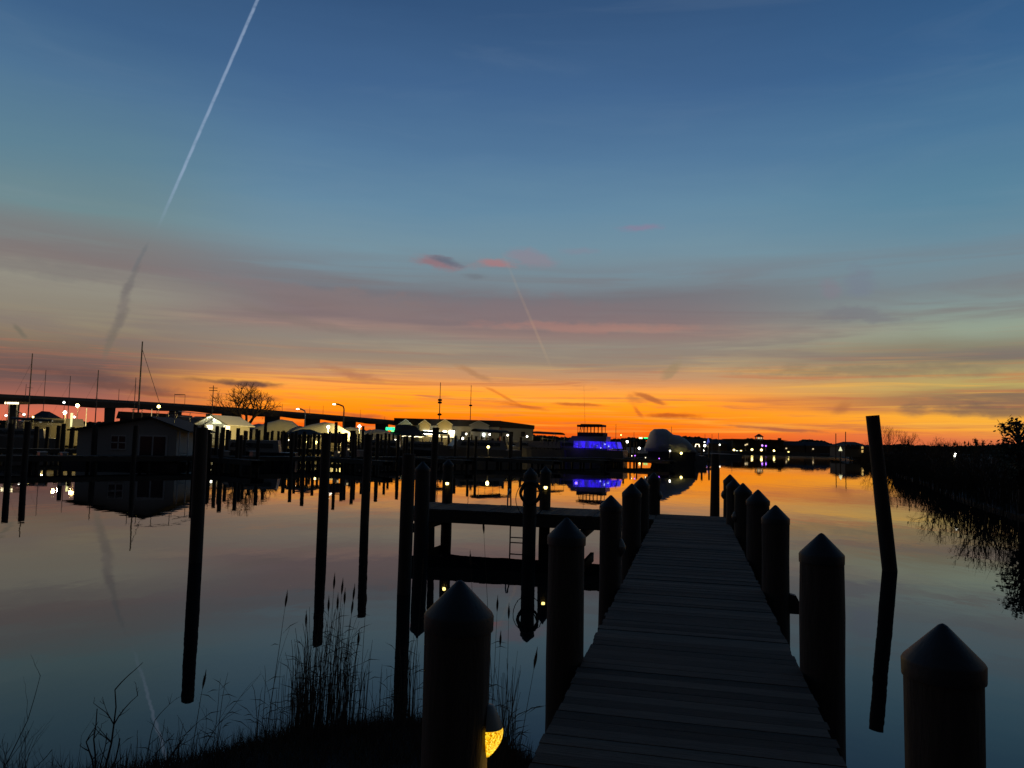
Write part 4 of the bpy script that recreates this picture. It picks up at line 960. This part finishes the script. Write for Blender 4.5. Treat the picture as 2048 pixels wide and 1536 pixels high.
# far woods, one mass behind the water
def woods(name, px0, px1, Yf, topf, n, seed, step=None):
    r_ = random.Random(seed); b = MB()
    for k in range(n):
        px = px0+(px1-px0)*(k+r_.random())/n; Y = Yf(px)*r_.uniform(1, 1.06); ty = topf(px)+r_.uniform(0, 2.2); z = zz(px, ty, Y); x = gx(px, Y); s_ = r_.uniform(2.2, 4.2)*Y/F*1.5
        b.ico((x, Y, z-s_*.8), s_, 2, (1.1, 1, .85), .55)
        for j in range(2): b.ico((x+r_.uniform(-s_, s_), Y+r_.uniform(0, 4), (z-s_)*r_.uniform(.15, .8)), s_*1.5, 1, (1.2, 1, 1.1), .5)
    return tag(b.build(name, M_leaf), None, None, None, 'stuff')
def lerp(T):
    def f(px):
        for (a, va), (b_, vb) in zip(T, T[1:]):
            if px <= b_: return va+(vb-va)*(px-a)/(b_-a)
        return T[-1][1]
    return f
woods('far_woods', 1368, 1700, lambda p: 275, lerp([(1368,871),(1400,874),(1440,878),(1470,886),(1480,879),(1500,876),(1540,879),(1580,885),(1612,878),(1640,880),(1668,888),(1705,889)]), 110, 3)
woods('distant_woods', 1060, 1380, lambda p: 420, lerp([(1060,868),(1120,873),(1200,877),(1300,874),(1380,876)]), 80, 4)
woods('marsh_woods', 1690, 2070, lambda p: 330, lerp([(1690,890),(1800,888),(1900,892),(1980,889),(2070,884)]), 110, 5)
woods('yard_woods', -20, 800, lambda p: 330, lerp([(-20,838),(150,842),(300,846),(480,852),(560,849),(660,855),(800,862)]), 110, 6)

# ---------------------------------------------------------------- far shore: houses and lights
fy = 262
def fx(px, Y=fy): return gx(px, Y)
M_dkwall = mat('dark_timber_wall', (.03,.024,.018), .9, vary=.3, scale=2)
lg = thing('shore_lodge', (fx(1518, 268), 268, .8), 0, 'large dark lodge on the far shore with a lit roof cupola', 'building')
s8 = 268/F
MB().box((0, 8, 2.2), (100*s8, 14, 4.4)).build('wall', M_dkwall, lg)
zr8 = zz(1518, 879, 268)-.8
rf = MB().add([(-56*s8,-1,4.3),(58*s8,-1,4.3),(58*s8,16,4.3),(-56*s8,16,4.3),(-26*s8,7,zr8),(52*s8,7,zr8-.5)], [(0,1,5,4),(1,2,5),(2,3,4,5),(3,0,4),(0,3,2,1)]).build('roof', M_roof, lg)
MB().box((51*s8, 5, zr8+.1), (4.5*s8, 1.5, 1.3)).build('chimney', M_brick, rf)
zt8 = zz(1518, 868, 268)-.8
cu = MB().lathe([(9.5*s8, zt8-1.0), (9.3*s8, zt8-.85), (.3, zt8), (.01, zt8+.1)], n=8, smooth=False).build('cupola_roof', M_roof, lg)
for k in range(8):
    a = k*math.pi/4; MB().tube((7.3*s8*math.cos(a), 7.3*s8*math.sin(a), zr8-.4), (7.3*s8*math.cos(a), 7.3*s8*math.sin(a), zt8-.95), .12, n=5).build('cupola_post', M_trim, lg)
MB().box((1*s8, 0, zt8-1.45), (9*s8, .3, .5)).build('cupola_lantern', L_dim, lg)
for u, z_ in [(-22,2.6),(8,2.4)]: MB().box((u*s8, .95, z_), (.5, .12, .5)).build('lit_window', L_dim, lg)
sh = thing('shore_house', (fx(1714, 170), 170, .8), 0, 'pale two storey house with a tall lit stair window on the right shore', 'house')
s9 = 170/F
MB().box((0, 4, 1.2), (48*s9, 8, 2.4)).build('wall', mat('taupe_siding', (.11,.10,.085), .85, vary=.1), sh)
MB().add([(-27*s9,-.5,2.3),(27*s9,-.5,2.3),(27*s9,9,2.3),(-27*s9,9,2.3),(-12*s9,4,zz(1714,883.5,170)-.8),(12*s9,4,zz(1714,883.5,170)-.8)], [(0,1,5,4),(1,2,5),(2,3,4,5),(3,0,4),(0,3,2,1)]).build('roof', M_roof, sh)
for z_ in (zz(1725,895,170)-.8, zz(1725,903,170)-.8): MB().box((10.5*s9, -.08, z_), (3.4*s9, .12, 5.2*s9)).build('lit_window', mat('orange_lit_window', (.5,.4,.2), .5, emit=(1,.62,.18), estr=.9) if 'orange_lit_window' not in MATS else MATS['orange_lit_window'], sh)
for u in (-18, -8, 1): MB().box((u*s9, -.08, 2.2), (.8, .1, 1.0)).build('dark_window', M_darkwin, sh)
for k, px in enumerate((1398, 1440, 1600, 1655)):
    hx_ = thing('shore_cottage', (fx(px), fy+8, .8), 0, ('low cottage left among the far shore lights','low cottage behind the densest far shore lights','pale roofed cottage on the far shore right of the lodge','small cottage near the right end of the far shore')[k], 'house', 'cottages on the far shore')
    MB().box((0, 3, 1.3), (9, 7, 2.6)).build('wall', M_brick, hx_); MB().add([(-5.2,-.6,2.55),(5.2,-.6,2.55),(5.2,6.6,2.55),(-5.2,6.6,2.55),(-4,3,4.1),(4,3,4.1)], [(0,1,5,4),(1,2,5),(2,3,4,5),(3,0,4),(0,3,2,1)]).build('roof', M_roof, hx_)
    MB().box((-2, -.56, 1.5), (.5, .1, .45)).build('lit_window', L_dim, hx_)
sw = MB().box(((fx(1425,251.2)+fx(1640,251.2))/2, 251.2, .55), (fx(1640,251.2)-fx(1425,251.2), .4, 1.1)); tag(sw.build('sea_wall', M_concrete), 'low pale sea wall along the far shore under the lights', 'wall')
for px, py, m, bb, lab in [(1373,881,L_white,1.3,'small white light high on the shore just right of the covered boat'),(1380.5,896,L_white,2.0,'white lamp near the triangular lit cabin'),(1397,900,L_yel,1.8,'yellow lamp right of the triangular lit cabin'),
     (1405.5,901.2,L_white,2.4,'bright white lamp near the end of the marina pier'),(1409.5,891.3,L_white,2.3,'bright white lamp high, below the blue light tree'),(1409,884,L_white,1.1,'tiny white lamp above the bright high one'),(1439.5,889.5,L_white,1.3,'small white lamp above the far shore beside the distant piling'),
     (1463,904,L_yel,2.4,'yellow lamp leftmost of the bright far shore cluster'),(1468,900,L_yel,2.0,'yellow lamp highest of the bright far shore cluster'),(1474,904.2,L_cool,3.0,'large white lamp in the bright far shore cluster'),(1482,902.2,L_yel,1.9,'yellow lamp rightmost of the bright far shore cluster'),
     (1504,899.3,L_yel,2.1,'yellow lamp under the left part of the lodge'),(1491,890,L_dim,1.8,'dim warm lamp on the slope left of the lodge'),(1522.8,900,L_yel,2.2,'yellow lamp under the lodge cupola'),(1524.7,891.3,L_purp,1.5,'left of two violet white lamps on the lodge'),(1531.8,891.7,L_purp,1.4,'right of two violet white lamps on the lodge'),
     (1548,901.5,L_yel,1.9,'greenish yellow lamp right of the lodge'),(1550.3,907,L_cool,3.0,'big white lamp at the water right of the lodge'),(1577,905.3,L_yel,2.3,'yellow lamp between two white ones on the far shore'),(1590,909.6,L_cool,2.7,'white lamp on the waterline left of the last one'),(1628.5,912,L_cool,2.8,'last bright white lamp at the right end of the far shore'),
     (1571,908.3,L_white,1.0,'tiny lamp left of the yellow one between two white lamps'),(1501.5,903.2,L_white,.9,'tiny light below the left lodge lamp')]:
    lamp_post(px, py, 253 if px > 1440 else 200, m, lab, 'lamps along the far shore', bulb=bb, pr=.06)
for k in range(22):
    r_ = rnd.random(); px = 1419+42*rnd.random(); py = 902+4*rnd.random(); Y = 253
    p = at(px, py, Y); t = thing('garden_light', (p.x, Y, .8), 0, 'tiny warm light in the glittering row left of the bright shore cluster', 'lamp', 'tiny garden lights on the far shore')
    MB().tube((0,.1,0),(0,.1,p.z-.8),.04,n=4).build('stake', M_alu, t); MB().ico((0,0,p.z-.8), rnd.uniform(.5,1.1)/F*Y, 1).build('bulb', L_str if k % 3 else L_yel, t)
# blue light tree, triangular lit cabin, green shop lights
lt = thing('light_tree', (gx(1416.5, 200), 200, .8), 0, 'slim cone of blue fairy lights on the far shore', 'lights'); s10 = 200/F
za, zb2 = zz(1416, 889, 200)-.8, zz(1416, 876, 200)-.8
for u in (-3.4, -1.2, 1.2, 3.4): MB().tube((u*s10, 0, za), (0, 0, zb2), .05, n=4).build('light_string', mat('dim_blue_led', (.1,.1,.5), .5, emit=(.15,.2,1), estr=.5) if 'dim_blue_led' not in MATS else MATS['dim_blue_led'], lt)
MB().tube((0,0,0),(0,0,zb2),.05,n=5).build('pole', M_alu, lt)
lc = cruiser(bl(1391, 170), R(100), 6.5, 2.6, 1.2, 'small boat with a cabin outlined by white lights beyond the pier end', M_dkhull)
b = MB(); s11 = 170/F; zc0, zc1 = zz(1391, 895, 170), zz(1391, 888.5, 170)
for s in (-1, 1): b.path([(-1, s*4.6*s11, zc0), (-1, s*3.3*s11, zc1)], .09, 4)
b.path([(-1, -3.3*s11, zc1), (-1, 3.3*s11, zc1)], .09, 4); b.build('light_frame', L_str, lc)
for px, m, wd, lab in [(1281, L_yel, 6, 'yellow green lit shop sign low on the distant shore'), (1291.5, L_green, 8, 'green lit shop sign beside the yellow green one')]:
    t = thing('shop_sign', (gx(px, 300), 300, .8), 0, lab, 'sign'); z_ = zz(px, 876, 300)-.8
    MB().box((0, 0, z_), (wd*300/F, .2, 2.4*300/F)).build('sign_face', m, t); MB().tube((0, .2, 0), (0, .2, z_), .12, n=5).build('post', M_alu, t)
# channel marker and two thin stakes off the marsh point
Yc = 132; cm = thing('channel_marker', (gx(1680.5, Yc), Yc, 0), 0, 'channel marker post with a lit triangular board off the marsh point', 'marker')
zt_ = zz(1680, 893, Yc)
MB().tube((0, 0, -2), (0, 0, zt_), .10, n=7).build('post', M_pile, cm)
MB().add([(-.32,-.12,zt_-.75),(.32,-.12,zt_-.75),(0,-.12,zt_+.02),(-.32,-.06,zt_-.75),(.32,-.06,zt_-.75),(0,-.06,zt_+.02)], [(0,1,2),(5,4,3),(0,3,4,1),(1,4,5,2),(2,5,3,0)]).build('triangle_board', mat('lit_marker_board', (.6,.6,.3), .5, emit=(1,.95,.55), estr=.9), cm)  # light reflected by the board painted in as emission
for px, tp, lab in [(1671.5, 867, 'left of two thin poles off the marsh point'), (1691, 863.5, 'right of two thin poles off the marsh point')]:
    Y = 163; x = gx(px, Y); piling('channel_pole', (x, Y, 0), (x+.05, Y, zz(px, tp, Y)), .09, lab, 'thin poles off the marsh point', n=6)
yl = lamp_post(1909.5, 912, 46, L_white, 'lower and larger of three tiny white lights in the dark marsh at right', 'three lights in the marsh', base=.3, bulb=1.9, pr=.03)
lamp_post(1910.3, 907.5, 46.5, L_white, 'upper left of three tiny white lights in the dark marsh at right', 'three lights in the marsh', base=.3, bulb=1.1, pr=.03)
lamp_post(1912.6, 907.2, 47, L_white, 'upper right of three tiny white lights in the dark marsh at right', 'three lights in the marsh', base=.3, bulb=1.1, pr=.03)

# ---------------------------------------------------------------- right bank: marsh ground and its reeds
bank = [(16.5,-20),(16.6,8),(17.2,18),(18.6,28.5),(22.5,39),(29.5,55),(37,74),(45,90),(52,106),(60,130),(70,152),(80,176),(88,200),(104,252),(140,262),(600,290),(600,-20)]
land('marsh_ground', bank, .12, M_ground)
front = bank[1:13]
mr = MB(); rr = random.Random(12)
acc = []
for (a, b_) in zip(front, front[1:]):
    L = math.hypot(b_[0]-a[0], b_[1]-a[1]); acc.append((a, b_, L))
N = 0
for a, b_, L in acc:
    ym = (a[1]+b_[1])/2; dens = min(90, 2300/max(ym, 14)); n = int(L*dens*1.15)
    nx, ny = (b_[1]-a[1])/L, -(b_[0]-a[0])/L
    for k in range(n):
        u = rr.random(); dpt = rr.random()**1.3*6.5-.25; wdt = max(.006, ym*.00030)*rr.uniform(.8, 1.5)
        x = a[0]+(b_[0]-a[0])*u+nx*dpt; y = a[1]+(b_[1]-a[1])*u+ny*dpt
        hgt = (2.15+.35*noise.noise((x*.25, y*.25, 0))+.30*min(1, dpt*.5))*rr.uniform(.6, 1.1)+.12
        if ym > 100: hgt *= .9
        lx_, ly_ = rr.gauss(0, .13), rr.gauss(0, .13); bx_, by_ = x+lx_*hgt*.4, y+ly_*hgt*.4; tx, ty = x+lx_*hgt*1.4, y+ly_*hgt*1.4
        mr.add([(x-wdt, y, 0), (x+wdt, y, 0), (bx_+wdt*.8, by_, hgt*.6), (bx_-wdt*.8, by_, hgt*.6), (tx, ty, hgt)], [(0,1,2,3),(3,2,4)])
        if rr.random() < .14:      # seed head
            h0 = Vector((tx, ty, hgt)); s_ = wdt*2.6; mr.add([h0+Vector((-s_*.3,0,-.05)), h0+Vector((s_,0,.06)), h0+Vector((lx_*.3,0,.24)), h0+Vector((-s_,0,.10))], [(0,1,2,3)])
        if rr.random() < .5:       # leaf
            q = Vector((bx_, by_, hgt*rr.uniform(.4,.7))); e = q+Vector((rr.uniform(-.35,.35), rr.uniform(-.2,.2), rr.uniform(-.05,.3))); mr.add([q+Vector((0,0,-wdt*2)), q+Vector((0,0,wdt*2)), e], [(0,1,2)])
tag(mr.build('marsh_reeds', M_reed2), None, None, None, 'stuff')
# dense interior of the marsh
mm = MB(); nx_ = 60
pts = []
for i in range(90):
    y = 4+i*2.7
    xs = 16.6 if y < 8 else lerp([(p[1], p[0]) for p in bank[1:14]])(y)
    for j in range(26):
        x = xs+1.6+j*(1.0+j*.22); e = min(1, j/1.5)
        pts.append((x, y, .1+e*(1.72+.42*noise.noise((x*.35, y*.35, 2))+.25*noise.noise((x*1.4, y*1.4, 5)))))
mm.add(pts, [(i*26+j, i*26+j+1, (i+1)*26+j+1, (i+1)*26+j) for i in range(89) for j in range(25)])
tag(mm.build('marsh_grass', M_reed2), None, None, None, 'stuff')

# ---------------------------------------------------------------- near bank under the viewer
nb = MB(); r2 = random.Random(3); gxn, gyn = 150, 50; vs = []
edge = lerp([(-9,4.9),(-5,5.0),(-3.2,5.05),(-2.2,5.5),(-1.55,6.15),(-.7,6.4),(-.1,6.1),(.3,5.5),(.9,4.3),(1.5,3.2),(2.2,2.4),(6,1.4),(16,1)])
for i in range(gyn):
    for j in range(gxn):
        x = -9+25*j/(gxn-1); ye = edge(x)+.22*noise.noise((x*2.1, 0, 3))+.08*noise.noise((x*7, 0, 3)); v = i/(gyn-1); y = ye-(1-v)**1.4*9.0
        z = -.35+.50*min(1, (1-v)*9)**.8+.16*(1-v)+.05*noise.noise((x*4, y*4, 0))*min(1,(1-v)*8)
        vs.append((x, y, z))
nb.add(vs, [(i*gxn+j, i*gxn+j+1, (i+1)*gxn+j+1, (i+1)*gxn+j) for i in range(gyn-1) for j in range(gxn-1)], True)
tag(nb.build('near_bank', M_ground), kind='structure')
# matted dead grass on the bank
gr = MB()
for k in range(42000):
    x = r2.uniform(-5.5, 1.2); ye = edge(x); y = ye-abs(r2.gauss(0, .55 if k % 2 else 1.6))+.1; _w = (max(0, ye-y)/9)**(1/1.4); z = max(.0, -.37+.50*min(1, _w*9)**.8+.16*_w); h = r2.uniform(.04, .15)*(1.9 if r2.random() < .12 else 1); dx, dy = r2.gauss(0, .06), r2.gauss(0, .05); wd = .003
    gr.add([(x-wd, y, z), (x+wd, y, z), (x+dx, y+dy, z+h)], [(0,1,2)])
tag(gr.build('bank_grass', M_reed), None, None, None, 'stuff')

def reed(b, h_, x, y, z, H, lean, rs, plume=False, leaves=3, r=.0034, bend=0.0):
    pts = [Vector((x+lean*H*u+bend*H*u**3, y+rs.uniform(-.01,.01)*u, z+H*u*(1-.25*abs(bend)*u*u))) for u in (0, .25, .5, .75, .9, 1)]
    b.path(pts, lambda u: r*(1-.65*u), 4, False)
    for k in range(leaves):
        u = rs.uniform(.3, .92); q = pts[0].lerp(pts[-1], u); s = rs.choice((-1, 1)); l = rs.uniform(.08, .24)
        e = q+Vector((s*l*.8, rs.uniform(-.05,.05), l*rs.uniform(-.25, .75))); m_ = (q+e)/2+Vector((0,0,l*.12))
        h_.add([q, m_+Vector((0,0,-.003)), e, m_+Vector((0,0,.003))], [(0,1,2,3)])
    if plume:
        d = (pts[-1]-pts[-2]).normalized(); c_ = pts[-1]
        for j in range(26):
            u = j/25; o = c_+d*(-.02+.105*u); w_ = .013*math.sin(math.pi*min(1, .12+u*.9))
            e = o+Vector((rs.uniform(-1,1)*w_, rs.uniform(-1,1)*w_, .022)); b.add([o-Vector((.002,0,0)), o+Vector((.002,0,0)), e], [(0,1,2)])
            h_.add([o-Vector((w_*.7,0,0)), o+Vector((0,0,-.012)), o+Vector((w_*.7,0,0)), o+Vector((0,0,.016))], [(0,1,2,3)])
def clump(px0, px1, Y, n, Hs, lab, seed, plumes=(), dens=None, fan=.0, z=.05, leaves=2, name='reed_clump'):
    rs = random.Random(seed); x0, x1 = gx(px0, Y), gx(px1, Y); t = thing(name, ((x0+x1)/2, Y, 0), 0, lab, 'reeds'); cx = (x0+x1)/2
    b = MB(); h_ = MB()
    for k in range(n):
        u = rs.random(); x = x0+(x1-x0)*u-cx; H = rs.uniform(*Hs)*(.72+.38*math.sin(math.pi*u)); reed(b, h_, x, rs.gauss(0, .13), z, H, rs.gauss(.02, .035)+fan*(u-.5), rs, False, leaves if rs.random() < .35 else 0, rs.uniform(.0022,.004), rs.gauss(0, .05))
    for (px, py, ln) in plumes:
        q = at(px, py, Y); H = q.z-z-.08; reed(b, h_, q.x-cx-ln*H, 0, z, H, ln, rs, True, 2, .0035)
    b.build('stems', M_reed, t); h_.build('leaves', M_reed, t); return t
clump(600, 742, 5.85, 220, (.45,.98), 'dense clump of dry reeds with feathery heads at the water edge', 1, [(669,1150,.03),(685,1160,.07),(690,1180,.03),(676,1190,.02),(658,1195,.02),(708,1172,.08),(732,1185,.02),(704,1200,.05),(717,1262,.08),(613,1225,.0)])
clump(540, 598, 5.7, 14, (.3,.7), 'thin sparse reeds left of the dense clump', 2, [], leaves=3)
t_ = clump(566, 575, 5.75, 1, (.9,1.0), 'tallest lone reed with a side leaf, left of the dense clump', 3, [(572,1185,.10)], leaves=3)
clump(455, 520, 5.5, 3, (.3,.75), 'single reed bending left with stiff side leaves', 4, [], leaves=5)
clump(742, 800, 5.9, 16, (.3,.62), 'thin arching reeds between the dense clump and the pilings', 5, [], leaves=2)
clump(800, 850, 6.1, 46, (.35,.80), 'reeds crowded against the thick front piling', 6, [(846,1120,.04)])
clump(985, 1062, 4.6, 85, (.45,1.02), 'fan of arching reeds right of the big lamp piling', 7, [(1070,1300,.16)], fan=-.25)
clump(920, 985, 6.0, 30, (.5,1.05), 'tall fine reeds rising behind the big lamp piling', 8, [(968,1040,-.08),(942,1105,-.08),(995,1195,.02),(1001,1265,.03),(1018,1210,.0)], fan=-.1)
clump(330, 400, 5.3, 12, (.10,.42), 'short thin stalks at the left water edge', 9, [(408,1345,.12)], leaves=1)
clump(250, 330, 5.25, 10, (.08,.3), 'short dry stalks near the lower left corner', 10, [], leaves=1)
def twigs(px, Y, H, n, spread, lab, seed, thick=.006, lean=0.0, side=5):
    r_ = random.Random(seed); t = thing('twig_bush', (gx(px, Y), Y, 0), 0, lab, 'bush'); st = MB(); tw = MB()
    def stem(mb, p, d, L, r, k):
        pts = [p]; q = p.copy(); dd = d.copy(); m = 6 if k == 0 else 4
        for i in range(m):
            dd = (dd+Vector((r_.gauss(0, .13), r_.gauss(0, .10), r_.gauss(.03, .08)))).normalized(); q = q+dd*L/m; pts.append(q.copy())
        mb.path(pts, lambda u: r*(1-.6*u), 5 if k == 0 else 3, k == 0 and r > .005)
        if k >= 3: return
        for j in range(r_.randint(1, side) if k == 0 else r_.randint(0, 3)):
            i = r_.randint(2 if k == 0 else 1, m); s_ = r_.choice((-1, 1)); d2 = (dd+Vector((s_*r_.uniform(.4, 1.3), r_.uniform(-.4, .4), r_.uniform(-.1, .5)))).normalized()
            stem(tw, pts[i], d2, L*r_.uniform(.16, .42), r*r_.uniform(.35, .6), k+1)
    for k in range(n):
        a = r_.gauss(lean, spread); stem(st, Vector((r_.gauss(0, .06), r_.gauss(0, .06), -.02)), Vector((a, r_.gauss(0, .2), 1)).normalized(), H*r_.uniform(.45, 1.05), thick*r_.uniform(.4, 1), 0)
    st.build('stems', M_bark, t); tw.build('twigs', M_bark, t)
twigs(62, 4.95, .52, 26, .55, 'tangled leafless twig bush at the lower left edge', 41, .004)
twigs(252, 5.15, .74, 5, .38, 'thick stemmed broken twig bush left of the nearest bare piling reflection', 42, .011, .05, 7)
twigs(318, 5.2, .52, 6, .5, 'smaller twig bush leaning right beside the thick stemmed one', 43, .006, .55)
twigs(178, 5.05, .40, 12, .5, 'low matted twig bush between the two larger ones at lower left', 44, .004)
twigs(4, 4.85, .88, 3, .25, 'few tall bare twigs at the very left edge', 45, .006, .15)
twigs(398, 5.4, .62, 4, .22, 'slender bare stems below the nearest bare piling reflection', 46, .004, .18, 3)
twigs(560, 5.85, .34, 9, .5, 'short stiff dead stems on the bank left of the reed clump', 47, .003)
twigs(800, 6.1, .30, 12, .6, 'low dead weeds between the reed clump and the thick front piling', 48, .003)
